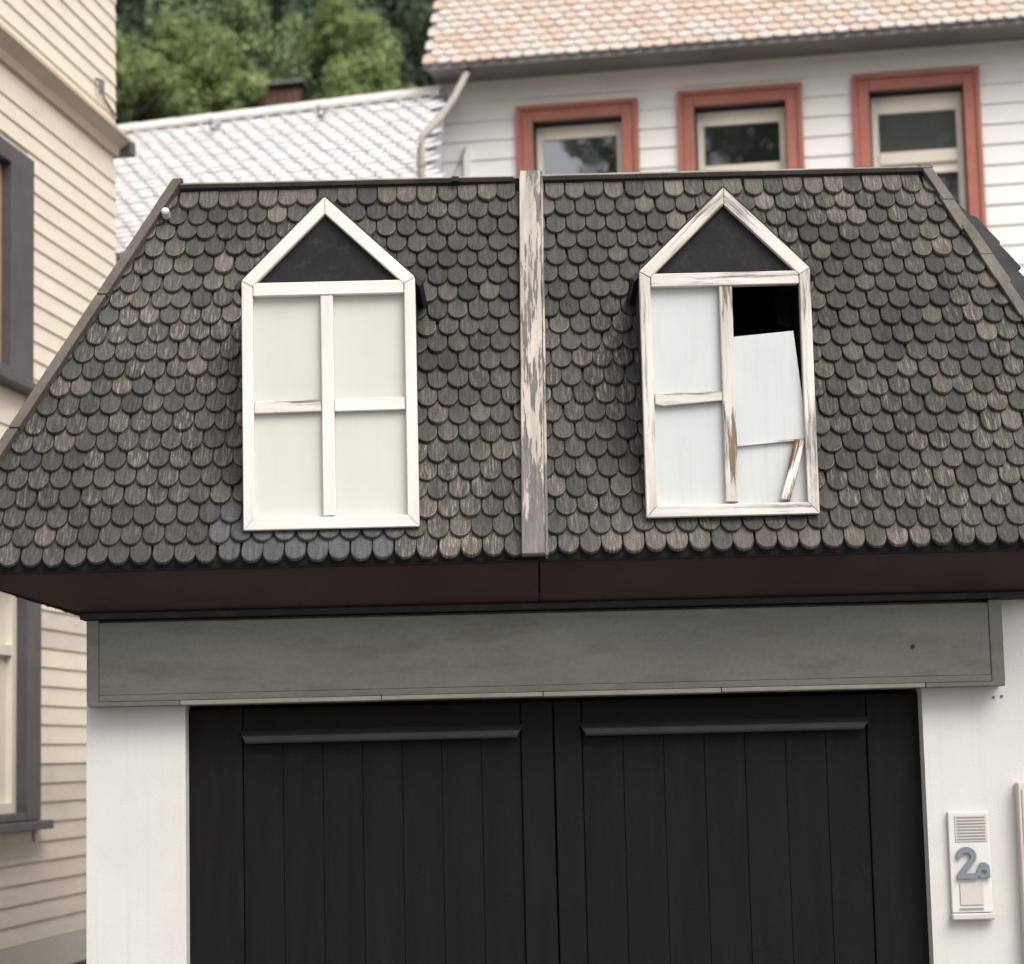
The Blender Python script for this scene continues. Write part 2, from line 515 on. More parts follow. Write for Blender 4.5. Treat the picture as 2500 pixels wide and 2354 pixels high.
# ------------------------------------------------------------------ garage
EZ, TZ = 2.63, 4.262                 # eave tips and top of the mansard
EY, TY = 8.22, 8.961
EXL, EXR = -2.19, 2.49
TXL, TXR = -1.359, 1.765
BY, BTY = 13.0, 12.25                # rear eave and rear top edge
WXL, WXR, WY, WBY = -1.667, 2.06, 8.6, 12.6
garage = empty('garage', (0.2, 10.6, 0.0), 'small white garage with dark shingled mansard roof and two pointed dormers', 'garage')

L = math.hypot(TZ - EZ, TY - EY)
UV = Vector((0, TY - EY, TZ - EZ)).normalized()         # up the slope
UN = Vector((0, -(TZ - EZ), TY - EY)).normalized()      # outward normal
P0 = Vector((0, EY, EZ))
def RP(x, v, h=0.0):                                     # point on the front roof plane
    return P0 + Vector((x, 0, 0)) + UV * v + UN * h
def roofY(z): return EY + (z - EZ) * (TY - EY) / (TZ - EZ)
def v_of_z(z): return (z - EZ) / (TZ - EZ) * L
def hipL(v): return EXL + (TXL - EXL) * v / L
def hipR(v): return EXR + (TXR - EXR) * v / L

DORM = [dict(xl=-1.010, xr=-0.351, xc=-0.690, zb=2.752, ze=3.705, za=4.024),
        dict(xl=0.501, xr=1.150, xc=0.8315, zb=2.765, ze=3.705, za=4.024)]

# walls
g = MB()
DX0, DX1, DZ = -1.285, 1.565, 2.118
g.box(WXL, DX0, WY, WY + 0.22, 0, 2.118)
g.box(DX1, WXR, WY, WY + 0.22, 0, 2.118)
g.box(WXL, WXR, WY, WY + 0.22, 2.118, 2.52)
g.build('front_wall', M['render'], garage)
g = MB()
g.box(WXL, WXL + 0.2, WY + 0.22, WBY, 0, 2.52)
g.build('side_wall', M['render'], garage)
g = MB()
g.box(WXR - 0.2, WXR, WY + 0.22, WBY, 0, 2.52)
g.build('side_wall', M['render'], garage)
g = MB()
g.box(WXL + 0.2, WXR - 0.2, WBY - 0.2, WBY, 0, 2.52)
g.build('rear_wall', M['render'], garage)

# roof deck with openings behind the dormers
OFF = -0.030
g = MB()
vb, vt = v_of_z(2.79), v_of_z(3.68)
xs = [None, DORM[0]['xl'] + 0.02, DORM[0]['xr'] - 0.02, DORM[1]['xl'] + 0.02, DORM[1]['xr'] - 0.02, None]
vsn = [0.0, vb, vt, L]
for i in range(5):
    for j in range(3):
        if i in (1, 3) and j == 1: continue
        q = []
        for (ii, jj) in ((i, j), (i + 1, j), (i + 1, j + 1), (i, j + 1)):
            v = vsn[jj]
            x = hipL(v) + 0.02 if ii == 0 else hipR(v) - 0.02 if ii == 5 else xs[ii]
            q.append((x, v))
        g.hexa([RP(x, v, OFF - 0.02) for x, v in q], [RP(x, v, OFF) for x, v in q])
# left, right and rear slopes and the flat top
def sl(a, b, c, d): g.face([a, b, c, d])
k = 0.02
sl((EXL + k, EY + k, EZ), (TXL + k, TY, TZ - k), (TXL + k, BTY, TZ - k), (EXL + k, BY, EZ))
sl((EXR - k, EY + k, EZ), (TXR - k, TY, TZ - k), (TXR - k, BTY, TZ - k), (EXR - k, BY, EZ))
sl((EXL + k, BY, EZ), (EXR - k, BY, EZ), (TXR - k, BTY, TZ - k), (TXL + k, BTY, TZ - k))
sl((TXL + k, TY, TZ - k), (TXR - k, TY, TZ - k), (TXR - k, BTY, TZ - k), (TXL + k, BTY, TZ - k))
g.box(TXL + 0.02, TXR - 0.02, TY + 0.014, TY + 0.08, TZ - 0.09, TZ - 0.022)
g.hexa([RP(TXL + 0.01, L - 0.05, -0.029), RP(TXR - 0.01, L - 0.05, -0.029), RP(TXR - 0.01, L, -0.029), RP(TXL + 0.01, L, -0.029)],
       [RP(TXL + 0.01, L - 0.05, -0.010), RP(TXR - 0.01, L - 0.05, -0.010), RP(TXR - 0.01, L, 0.012), RP(TXL + 0.01, L, 0.012)])
roof = g.build('roof', M['felt'], garage, origin=(0.2, 10.6, 2.6))

# shingles
EXPO, SW = 0.0838, 0.0822
TILT, THK, LEN = math.atan(0.215), 0.0165, 0.200


def shingle_outline(w, ln, seg=8, cx=0.0, rnda=0.0):
    r = w / 2
    pts = [(cx - r, ln), ]
    for i in range(seg + 1):
        a = math.pi + math.pi * i / seg
        pts.append((cx + r * math.cos(a), 1.2 * r + 1.2 * r * math.sin(a) * (1 + rnda)))
    pts.append((cx + r, ln))
    return pts            # counterclockwise from the top left; the tip is at y = 0


def clip(poly, a, b, c):   # keep a*x+b*y+c >= 0
    out = []
    for i in range(len(poly)):
        p, q = poly[i], poly[(i + 1) % len(poly)]
        dp, dq = a * p[0] + b * p[1] + c, a * q[0] + b * q[1] + c
        if dp >= 0: out.append(p)
        if dp * dq < 0:
            t = dp / (dp - dq)
            out.append((p[0] + (q[0] - p[0]) * t, p[1] + (q[1] - p[1]) * t))
    return out


def shingle_faces(poly, thk=THK, bev=0.003):
    """local mesh: x across, y up the slope, z outward; top face, worn bevel, rim"""
    n = len(poly)
    cx = sum(p[0] for p in poly) / n
    cy = sum(p[1] for p in poly) / n
    inner = []
    for x, y in poly:
        dx, dy = x - cx, y - cy
        l = math.hypot(dx, dy) or 1
        inner.append((x - dx / l * bev, y - dy / l * bev))
    v = [(x, y, 0.0) for x, y in inner] + [(x, y, -bev) for x, y in poly] + [(x, y, -thk) for x, y in poly]
    f = [tuple(range(n))]
    for i in range(n):
        j = (i + 1) % n
        f.append((i, i + n, j + n, j))          # every second side face after the first is the worn rim
        f.append((i + n, i + 2 * n, j + 2 * n, j + n))
    return v, f


def rim_index(ff, a=0, b=1):
    return [b if (k % 2 == 1 and 3 <= k <= 17) else a for k in range(len(ff))]


# rows of shingles: (x, v of tip, poly or None)
variants = []
for k in range(7):
    rr = random.Random(40 + k)
    w = SW * rr.uniform(0.93, 0.975)
    variants.append(shingle_outline(w, LEN, 8, rnda=rr.uniform(-0.05, 0.10)))

def in_dormer(x, z, m):
    for d in DORM:
        if d['xl'] + m < x < d['xr'] - m and z > d['zb'] + m:
            top = d['za'] - abs(x - d['xc']) * (d['za'] - d['ze']) / 0.325
            if z < top - m: return True
    return False

BX0, BX1 = 0.040, 0.128      # the cover batten between the two halves
ROWS = 21
cells = []
rr = random.Random(3)
for r_ in range(ROWS):
    v0 = r_ * EXPO
    for half in (0, 1):
        x = (BX0 + 0.008) - (SW * 0.02 if r_ % 2 else SW * 0.52) if half == 0 else (BX1 - 0.008) + (SW * 0.52 if r_ % 2 else SW * 0.02)
        step = -SW if half == 0 else SW
        xm = x + (-SW / 2 if half == 0 else SW / 2) * 0
        while (hipL(v0) - SW < xm) if half == 0 else (xm < hipR(v0) + SW):
            jx = rr.uniform(-0.0022, 0.0022)
            jv = rr.uniform(-0.0032, 0.0032) + 0.006 * math.sin(xm * 2.1 + r_ * 1.3) * 0.5
            ang = rr.gauss(0, R(1.5)) if rr.random() > 0.03 else rr.uniform(-R(5), R(5))
            lift = rr.uniform(0, 0.003)
            cells.append([xm + jx, v0 + jv, ang, lift, r_, half, rr.randrange(7), rr.random()])
            xm += step
single, mass = [], []
CT, ST = math.cos(TILT), math.sin(TILT)
BASE_H = 0.0205
def place_matrix(x, v, ang, lift):
    ex = Vector((1, 0, 0))
    a = ex * math.cos(ang) + UV * math.sin(ang)
    b0 = UV * math.cos(ang) - ex * math.sin(ang)
    b = b0 * CT - UN * ST
    n = a.cross(b)
    o = RP(x, v, BASE_H + lift)
    return Matrix((a, b, n)).transposed(), o
keep = []
for c in cells:
    x, v, ang, lift, r_, half, va, q = c
    z = EZ + (v + 0.04) / L * (TZ - EZ)
    if in_dormer(x, z, 0.050): continue
    if in_dormer(x, z + 0.02, 0.045) and in_dormer(x, z - 0.03, 0.045): continue
    poly = variants[va]
    a, b = hipL(v), hipL(v + 0.16)
    clipped = False
    if x - SW / 2 < max(a, b) + 0.001:
        # inside is to the right of the left hip line
        k1 = (TXL - EXL) / L
        p2 = clip(poly, 1.0, -k1, x - (EXL + k1 * v) - 0.002)
        clipped = len(p2) != len(poly) or p2 != poly
        poly = p2
    a, b = hipR(v), hipR(v + 0.16)
    if x + SW / 2 > min(a, b) - 0.001:
        k1 = (TXR - EXR) / L
        p2 = clip(poly, -1.0, k1, (EXR + k1 * v) - x - 0.002)
        clipped = True
        poly = p2
    if v + LEN > L - 0.004:                       # cut off under the ridge board
        poly = clip(poly, 0.0, -1.0, L - 0.004 - v); clipped = True
    # against the batten
    if half == 0 and x + SW / 2 > BX1 - 0.01:
        poly = clip(poly, -1.0, 0.0, BX1 - 0.01 - x); clipped = True
    if half == 1 and x - SW / 2 < BX0 + 0.01:
        poly = clip(poly, 1.0, 0.0, x - BX0 - 0.01); clipped = True
    if len(poly) < 3: continue
    ar = abs(sum(poly[i][0] * poly[(i + 1) % len(poly)][1] - poly[(i + 1) % len(poly)][0] * poly[i][1] for i in range(len(poly)))) / 2
    if ar < 0.0004: continue
    keep.append((c, poly, clipped))

def shingle_kind(c):
    x, v, ang, lift, r_, half, va, q = c
    if r_ < 2 and -1.12 - (0.02 if r_ == 0 else 0) < x < -0.43 and half == 0: return 'shingle_new'
    if r_ == 2 and -1.10 < x < -0.99: return 'shingle_new'
    p = 0.035
    if r_ >= 20: p = 0.75
    elif r_ == 19: p = 0.3
    elif r_ == 0 and x > 0.2: p = 0.40
    elif r_ in (16, 17, 18) and x > -0.3: p = 0.15
    if x > 1.2 and 4 < r_ < 19: p = 0.11
    if r_ == 9 and half == 0 and hipL(v) + 0.06 < x < hipL(v) + 0.36: p = 0.9
    return 'shingle_pale' if q < p else 'shingle'

# the shingles that show largest (the lowest rows, whole and in the frame) stand alone; the rest are joined
cand = [i for i, (c, p, cl) in enumerate(keep) if -1.96 < c[0] < 1.96]
cand.sort(key=lambda i: (keep[i][2], keep[i][0][4], abs(keep[i][0][0])))
alone = set(cand[:300])
smesh = {}
mb = MB()
kinds = ['shingle', 'shingle_pale', 'shingle_new']
for i, (c, poly, cl) in enumerate(keep):
    x, v, ang, lift, r_, half, va, q = c
    Rm, o = place_matrix(x, v, ang, lift)
    kd = shingle_kind(c)
    if i in alone:
        key = (va, kd) if not cl else ('c', i)
        if key not in smesh:
            vv, ff = shingle_faces(poly)
            me = bpy.data.meshes.new('shingle')
            me.from_pydata(vv, [], ff)
            me.materials.append(M[kd])
            me.materials.append(M['rim'] if kd != 'shingle_new' else M[kd])
            me.polygons.foreach_set('material_index', rim_index(ff))
            smesh[key] = me
        ob = bpy.data.objects.new('shingle', smesh[key])
        link(ob, roof, o)
        ob.rotation_euler = Rm.to_euler()
    else:
        vv, ff = shingle_faces(poly)
        n = len(mb.v)
        mb.v.extend([o + Rm @ Vector(p) for p in vv])
        mb.f.extend([tuple(n + t for t in f) for f in ff])
        mb.m.extend(rim_index(ff, kinds.index(kd), 3 if kd != 'shingle_new' else 2))
# shingles of the two side slopes go with the joined ones
for side in (-1, 1):
    ex = Vector((0, -side, 0))
    e0 = Vector((EXL if side < 0 else EXR, 0, EZ))
    t0 = Vector((TXL if side < 0 else TXR, 0, TZ))
    uv = (t0 - e0).normalized()
    un = Vector((uv.z * side, 0, abs(uv.x)))
    Ls = (t0 - e0).length
    for r_ in range(int((Ls - 0.17) / EXPO)):
        v0 = r_ * EXPO
        ya = EY + (TY - EY) * v0 / Ls + 0.075
        yb = BY + (BTY - BY) * v0 / Ls
        y = ya + (0.5 if r_ % 2 else 0.0) * SW + SW * 0.5
        while y < yb:
            poly = variants[rr.randrange(7)]
            b = uv * CT - un * ST
            n_ = ex.cross(b)
            o = e0 + Vector((0, y, 0)) + uv * (v0 + rr.uniform(-0.003, 0.003)) + un * (BASE_H + rr.uniform(0, 0.003))
            Rm = Matrix((ex, b, n_)).transposed()
            vv, ff = shingle_faces(poly)
            n = len(mb.v)
            mb.v.extend([o + Rm @ Vector(p) for p in vv])
            mb.f.extend([tuple(n + t for t in f) for f in ff])
            mb.m.extend(rim_index(ff, 0 if rr.random() > 0.05 else 1, 3))
            y += SW
mb.build('shingle_rows', [M[k] for k in kinds] + [M['rim']], roof, kind='stuff')

# ridge cap, verge board on the left hip, flashing and ragged slates on the right hip
def slope_board(name, mat, x0a, x1a, va_, x0b, x1b, vb_, h0, h1, parent=garage, bevel=0.002, label=None):
    g = MB()
    g.hexa([RP(x0a, va_, h0), RP(x1a, va_, h0), RP(x1b, vb_, h0), RP(x0b, vb_, h0)],
           [RP(x0a, va_, h1), RP(x1a, va_, h1), RP(x1b, vb_, h1), RP(x0b, vb_, h1)])
    return g.build(name, mat, parent, bevel=bevel, label=label)
cuts = [TXL - 0.015, -0.62, 0.036, 0.134, 0.93, TXR + 0.005]
for i in (0, 1, 3, 4):
    a, b = cuts[i], cuts[i + 1]
    g = MB()
    dz = rnd.uniform(-0.004, 0.004)
    g.hexa([RP(a, L - 0.012, 0.012), RP(b, L - 0.012, 0.012), RP(b, L - 0.012, 0.040), RP(a, L - 0.012, 0.040)],
           [(a, TY + 0.02, TZ - 0.010), (b, TY + 0.02, TZ - 0.010), (b, TY + 0.0, TZ + 0.022 + dz), (a, TY + 0.0, TZ + 0.022)])
    g.build('ridge_board', M['ridge'], garage, bevel=0.003)
k1 = (TXL - EXL) / L
vm = 0.62 * L
for (a, b) in ((0.0, 0.33 * L), (0.333 * L, 0.68 * L), (0.683 * L, L + 0.015)):
    slope_board('verge_board', M['verge'], EXL + k1 * a - 0.022, EXL + k1 * a + 0.020, a, EXL + k1 * b - 0.022, EXL + k1 * b + 0.020, b, -0.03, 0.048)
k2 = (TXR - EXR) / L
rr = random.Random(17)
bnd = [0.0]
while bnd[-1] < L - 0.16: bnd.append(bnd[-1] + rr.uniform(0.13, 0.19))
bnd.append(L + 0.006)
for a, b in zip(bnd, bnd[1:]):
    j0, j1, jh = rr.uniform(-0.006, 0.006), rr.uniform(-0.004, 0.006), rr.uniform(0, 0.004)
    slope_board('hip_flashing', M['hip'], EXR + k2 * a - 0.047 + j0, EXR + k2 * a + 0.004 + j1, a, EXR + k2 * (b + 0.02) - 0.043 + j0, EXR + k2 * (b + 0.02) + 0.002 + j1, min(b + 0.02, L + 0.006), 0.012, 0.030 + jh)
v = L - 0.10
rr = random.Random(11)
wid = [0.035, 0.062, 0.075, 0.082, 0.062, 0.085, 0.072, 0.060, 0.088, 0.075, 0.07, 0.08, 0.06, 0.08, 0.07, 0.08, 0.07, 0.08]
i = 0
while v > 0.02:
    ln = rr.uniform(0.135, 0.175)
    w = wid[i % len(wid)] + (0.018 + 0.014 * rr.random() if v < L - 0.2 else 0.0)
    x0 = EXR + k2 * v
    xb = EXR + k2 * (v - ln)
    g = MB()
    h = rr.uniform(-0.004, 0.010)
    q = [(xb - 0.01, v - ln), (xb + w * 0.5, v - ln - 0.01), (xb + w * 0.9, v - ln + 0.02), (x0 + w * 1.05, v - ln * 0.35), (x0 + w * 0.7, v + 0.0), (x0 - 0.01, v + 0.03)]
    g.hexa([RP(x, t, -0.020 + h) for x, t in q], [RP(x, t, -0.002 + h) for x, t in q])
    g.build('hip_slate', M['hip_dark'], garage, bevel=0.002)
    v -= ln * rr.uniform(0.80, 0.98)
    i += 1
# the small white cap on the left verge and the dark clip on the ridge
g = MB()
c0 = RP(-1.392, L - 0.165, 0.055)
g.tube([c0 - UN * 0.03, c0 + UN * 0.004, c0 + UN * 0.012], [0.017, 0.017, 0.011], 12)
g.build('verge_cap', M['plate'], garage, smooth=False)
g = MB()
g.obox(RP(-0.205, L - 0.02, 0.032), (1, 0, 0), UV, UN, -0.015, 0.015, -0.012, 0.014, 0.0, 0.012)
g.build('ridge_clip', M['gable'], garage, bevel=0.002)

# cover batten, peeling paint
g = MB()
Rb = Matrix((Vector((1, 0, 0)), UN * -1, UV)).transposed()
xa0, xa1, xb0, xb1 = 0.030, 0.116, 0.060, 0.146
g.hexa([RP(xa0, -0.015, 0.020), RP(xa1, -0.015, 0.020), RP(xa1, -0.015, 0.046), RP(xa0, -0.015, 0.046)],
       [RP(xb0, L + 0.014, 0.020), RP(xb1, L + 0.014, 0.020), RP(xb1, L + 0.014, 0.046), RP(xb0, L + 0.014, 0.046)])
g.build('cover_batten', M['batten'], garage, rot=frame_along(UV + Vector((0.017, 0, 0)), UN * -1), bevel=0.003,
        label='tall vertical board with flaking white paint between the two dormers')
g = MB()
g.hexa([RP(xa1 + 0.001, -0.015, 0.0), RP(xa1 + 0.013, -0.015, 0.0), RP(xa1 + 0.013, -0.015, 0.034), RP(xa1 + 0.001, -0.015, 0.034)],
       [RP(xb1 + 0.001, L + 0.02, 0.0), RP(xb1 + 0.011, L + 0.02, 0.0), RP(xb1 + 0.011, L + 0.02, 0.034), RP(xb1 + 0.001, L + 0.02, 0.034)])
g.build('cover_strip', M['batten'], garage, rot=frame_along(UV + Vector((0.017, 0, 0)), UN * -1), bevel=0.002)

# soffit: sloped dark boards under the eave, front and both sides
SOE = (EY + 0.055, EZ - 0.012)      # outer edge (y, z)
SOI = (WY - 0.095, 2.474)           # inner edge
def soffit_front(x0o, x1o, x0i, x1i):
    g = MB()
    g.hexa([(x0o, SOE[0], SOE[1]), (x1o, SOE[0], SOE[1]), (x1i, SOI[0], SOI[1]), (x0i, SOI[0], SOI[1])],
           [(x0o, SOE[0] + 0.006, SOE[1] + 0.024), (x1o, SOE[0] + 0.006, SOE[1] + 0.024), (x1i, SOI[0] + 0.006, SOI[1] + 0.024), (x0i, SOI[0] + 0.006, SOI[1] + 0.024)])
    g.build('soffit_board', M['soffit'], garage, bevel=0.002)
soffit_front(EXL + 0.055, 0.092, WXL - 0.0, 0.092)
soffit_front(0.098, EXR - 0.055, 0.098, WXR + 0.0)
for s in (-1, 1):
    xo = EXL + 0.055 if s < 0 else EXR - 0.055
    xi = WXL if s < 0 else WXR
    g = MB()
    xo -= s * 0.045
    a = [(xo, EY + 0.057, SOE[1] + 0.03), (xi, SOI[0] + 0.002, SOI[1]), (xi, BY - 0.4, SOI[1]), (xo, BY - 0.05, SOE[1] + 0.03)]
    g.hexa(a, [(p[0] - s * 0.004, p[1], p[2] + 0.024) for p in a])
    g.build('soffit_board', M['soffit'], garage)
g = MB()                               # black board standing in for the shadow behind the lowest shingles
g.box(EXL + 0.06, EXR - 0.06, EY + 0.030, EY + 0.052, EZ - 0.018, EZ + 0.05)
g.build('eave_board', M['gable'], garage, bevel=0.002)
g = MB()                               # dark strip standing in for the shadow gap between soffit and beam
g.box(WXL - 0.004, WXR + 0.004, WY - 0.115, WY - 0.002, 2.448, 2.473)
g.build('shadow_gap_strip', M['gable'], garage, bevel=0.003)

# grey boxed beam over the door
bx0, bx1, bz0, bz1, by = -1.646, 1.870, 2.128, 2.446, 8.50
g = MB()
g.box(bx0 + 0.045, bx1 - 0.052, by + 0.006, WY - 0.002, bz0 + 0.030, bz1 - 0.012)
beam = g.build('beam_panel', M['beam'], garage, bevel=0.001)
g = MB()
g.box(bx0, bx0 + 0.044, by, WY - 0.002, bz0, bz1)
g.build('beam_end_board', M['beam'], garage, bevel=0.003)
g = MB()
g.box(bx1 - 0.051, bx1, by, WY - 0.002, bz0, bz1)
g.build('beam_end_board', M['beam'], garage, bevel=0.003)
g = MB()
g.box(bx0 + 0.045, bx1 - 0.052, by + 0.001, WY - 0.003, bz0 + 0.004, bz0 + 0.029)
g.build('beam_bottom_board', M['beam'], garage, bevel=0.002)
segs = [(-1.640, -1.290), (-1.288, -0.52), (-0.518, 0.098), (0.101, 0.78), (0.783, 1.560), (1.563, 1.866)]
for a, b in segs:
    g = MB()
    g.box(a, b, by - 0.012, WY + (0.16 if -1.3 < a < 1.5 else -0.003), bz0 - 0.013 - rnd.uniform(0, 0.003), bz0 + 0.003)
    g.build('beam_lip', M['beam_lip'] if -1.3 < a < 1.5 else M['beam'], garage, bevel=0.002)
g = MB()
g.tube([(1.523, by + 0.01, 2.273), (1.523, by - 0.004, 2.273)], 0.007, 10)
g.build('beam_bolt', M['gable'], garage)

for (x, z) in ((1.842, 2.072), (1.874, 2.076)):
    g = MB()
    g.tube([(x, WY - 0.004, z), (x, WY + 0.01, z)], 0.006, 8)
    g.build('wall_plug', M['iron'], garage)

# double door: two leaves with frame, recessed planks and a moulded ledge
dy = 8.69
for leaf, (x0, x1, l0, l1) in enumerate(((-1.283, 0.136, -1.085, 0.022), (0.142, 1.563, 0.238, 1.371))):
    g = MB()
    g.box(x0, x1, dy + 0.03, dy + 0.055, 0.02, 2.10)
    d = g.build('door_leaf', M['door'], garage)
    p0, p1 = l0 + 0.012, l1 - 0.012
    for (a, b) in ((x0, p0 - 0.002), (p1 + 0.002, x1)):
        g = MB(); g.box(a, b, dy - 0.006, dy + 0.029, 0.02, 2.10)
        g.build('door_stile', M['door'], d, bevel=0.003)
    g = MB(); g.box(p0, p1, dy - 0.006, dy + 0.029, 1.975, 2.10)
    g.build('door_rail', M['door'], d, bevel=0.003)
    n = 7
    for k in range(n):
        a = p0 + (p1 - p0) * k / n
        b = p0 + (p1 - p0) * (k + 1) / n
        g = MB(); g.box(a + 0.0004, b - 0.0004, dy + 0.006 + rnd.uniform(-0.001, 0.001), dy + 0.029, 0.02, 1.974)
        g.build('plank', M['door'], d, bevel=0.0018)
    g = MB()
    e = 0.026                                       # ledge: chamfered top and mitred ends
    yb_, yf = dy - 0.007, dy - 0.052
    prof = [(yb_, 1.962), (yf + 0.006, 1.962), (yf, 1.970), (yf, 1.990), (yb_, 2.014)]
    g.hexa([(l0 + (0 if abs(y - yb_) < 1e-6 and z > 1.99 else e * 0.5 if z > 1.98 else e), y, z) for y, z in prof],
           [(l1 - (0 if abs(y - yb_) < 1e-6 and z > 1.99 else e * 0.5 if z > 1.98 else e), y, z) for y, z in prof])
    g.build('door_ledge', M['door_ledge'], d, bevel=0.002)

# dormers
def member(name, mat, pts, y0, y1, grain, parent, bevel=0.003, label=None):
    g = MB()
    g.prism_xz(pts, y0, y1)
    return g.build(name, mat, parent, rot=frame_along(Vector((grain[0], 0, grain[1]))), bevel=bevel, label=label)

FY0, FY1 = 8.240, 8.285
dormers = []
for di, d in enumerate(DORM):
    xl, xr, xc, zb, ze, za = d['xl'], d['xr'], d['xc'], d['zb'], d['ze'], d['za']
    fm = M['frame_clean'] if di == 0 else M['frame_worn']
    # cheeks: the body of the dormer
    body = bpy.data.objects.new('dormer', None)
    link(body, garage, ((xl + xr) / 2, 8.5, zb))
    body['label'] = 'left dormer with four cream boarded panes in a clean white frame' if di == 0 else 'right dormer with a dark gap and a slipped white board in its worn frame'
    for (a, b) in ((xl + 0.008, xl + 0.028), (xr - 0.028, xr - 0.008)):
        g = MB()
        pr = [(FY1 + 0.001, zb + 0.01), (FY1 + 0.001, ze - 0.002), (roofY(ze) + 0.03, ze - 0.002), (roofY(zb) + 0.03, zb + 0.01)]
        g.hexa([(a, y, z) for y, z in pr], [(b, y, z) for y, z in pr])
        g.build('cheek', M['hip_dark'], body)
    dormers.append(body)
    # roof slabs
    for s in (-1, 1):
        xe = xl if s < 0 else xr
        sx = (xe - xc)
        L2 = math.hypot(sx, za - ze)
        ux, uz = sx / L2, (ze - za) / L2               # down the little slope
        nx, nz = -uz * (1 if sx > 0 else -1), abs(ux)
        if sx < 0: nx = -abs(nx)
        else: nx = abs(nx)
        a = Vector((xc, 0, za))
        b = a + Vector((ux, 0, uz)) * (L2 + 0.034)
        nrm = Vector((nx, 0, nz))
        top = [a + nrm * 0.008 + Vector((0, 0, 0.004)), b + nrm * 0.008, b - nrm * 0.012, a - nrm * 0.012]
        g = MB()
        g.hexa([(p.x, FY0 + 0.016, p.z) for p in top], [(p.x, roofY(p.z) + 0.05, p.z) for p in top])
        g.build('dormer_roof', M['hip_dark'], body)
        # bargeboard
        w = 0.047
        o1 = a.copy(); o2 = Vector((xe, 0, ze))
        inn = Vector((0, 0, -w / abs(ux)))
        dirv = (o2 - o1).normalized()
        pin = o1 + inn
        # inner corner where the board meets the post (mitre across the corner)
        pe = Vector((xe - (0.042 if s > 0 else -0.042), 0, 0))
        tpar = (pe.x - pin.x) / dirv.x
        pe.z = pin.z + dirv.z * tpar
        pts = [(o1.x + s * 0.0006, o1.z), (o2.x, o2.z), (pe.x, pe.z), (pin.x + s * 0.0006, pin.z)]
        member('bargeboard', fm, pts, FY0, FY1, (dirv.x, dirv.z), body)
        # post
        wi = 0.043
        pts = [(xe, zb), (xe - s * wi, zb + 0.046), (pe.x, pe.z - 0.001), (xe, ze - 0.001)]
        member('post', fm, pts, FY0 + 0.001, FY1, (0, 1), body)
    # bottom rail, transom
    member('sill_rail', fm, [(xl + 0.0015, zb), (xr - 0.0015, zb), (xr - 0.0435, zb + 0.045), (xl + 0.0435, zb + 0.045)], FY0 - 0.004, FY1, (1, 0), body)
    member('transom', fm, [(xl + 0.044, 3.645), (xr - 0.044, 3.645), (xr - 0.044, 3.696), (xl + 0.044, 3.696)], FY0 + 0.002, FY1, (1, 0), body)
    gb = [(xl + 0.05, 3.697), (xr - 0.05, 3.697), (xc + 0.004, za - 0.072), (xc - 0.004, za - 0.072)]
    member('gable_board', M['gable'], gb, FY0 + 0.026, FY1 - 0.004, (1, 0), body, 0.0)
    # rebate strips round the opening
    z0, z1 = zb + 0.046, 3.644
    m0, m1 = (-0.711, -0.664) if di == 0 else (0.803, 0.852)
    mbm = M['frame_clean'] if di == 0 else M['bar_worn']
    if di == 0:
        member('mullion', mbm, [(m0, z0 + 0.004), (m1, z0 + 0.004), (m1, z1), (m0, z1)], FY0 + 0.006, FY1 - 0.012, (0, 1), body)
        member('glazing_bar', M['frame_worn'], [(xl + 0.044, 3.196), (m0 - 0.001, 3.199), (m0 - 0.001, 3.245), (xl + 0.044, 3.243)], FY0 + 0.012, FY1 - 0.014, (1, 0.01), body)
        member('glazing_bar', mbm, [(m1 + 0.001, 3.197), (xr - 0.044, 3.199), (xr - 0.044, 3.246), (m1 + 0.001, 3.245)], FY0 + 0.012, FY1 - 0.014, (1, 0.01), body)
        for (a, b) in ((xl + 0.030, m0 + 0.015), (m1 - 0.015, xr - 0.030)):
            for (c, e) in ((z0 - 0.005, 3.218), (3.222, z1 + 0.005)):
                member('pane', M['pane_cream'], [(a, c), (b, c), (b, e), (a, e)], FY0 + 0.036, FY0 + 0.040, (0, 1), body, 0.0)
    else:
        member('mullion', mbm, [(m0 - 0.002, z0 + 0.008), (m1 - 0.002, z0 + 0.006), (m1, z1), (m0, z1)], FY0 + 0.006, FY1 - 0.012, (0, 1), body)
        member('glazing_bar', M['bar_worn'], [(xl + 0.046, 3.196), (xl + 0.075, 3.188), (m0 - 0.001, 3.204), (m0 - 0.001, 3.240), (xl + 0.046, 3.238)], FY0 + 0.010, FY1 - 0.014, (1, 0.02), body)
        a, b = xl + 0.030, m0 + 0.015
        for (c, e) in ((z0 - 0.005, 3.216), (3.220, z1 + 0.005)):
            member('pane', M['pane_white'], [(a, c), (b, c), (b, e), (a, e)], FY0 + 0.036, FY0 + 0.040, (0, 1), body, 0.0)
        # lower right pane, and the board that has slipped and tilted
        member('pane', M['pane_white'], [(m1 - 0.015, z0 - 0.005), (xr - 0.030, z0 - 0.005), (xr - 0.030, 3.085), (m1 - 0.015, 3.07)], FY0 + 0.037, FY0 + 0.041, (0, 1), body, 0.0)
        member('pane', M['pane_white'], [(0.838, 3.036), (1.108, 3.055), (1.106, 3.20), (1.081, 3.468), (0.838, 3.449)], FY0 + 0.026, FY0 + 0.031, (0.1, 1), body, 0.0,
               label='white pane that has slipped down and tilted below the dark gap')
        member('pane_edge_strip', M['frame_worn'], [(0.853, 3.030), (1.106, 3.049), (1.106, 3.056), (0.853, 3.036)], FY0 + 0.022, FY0 + 0.0255, (1, 0.08), body, 0.0)
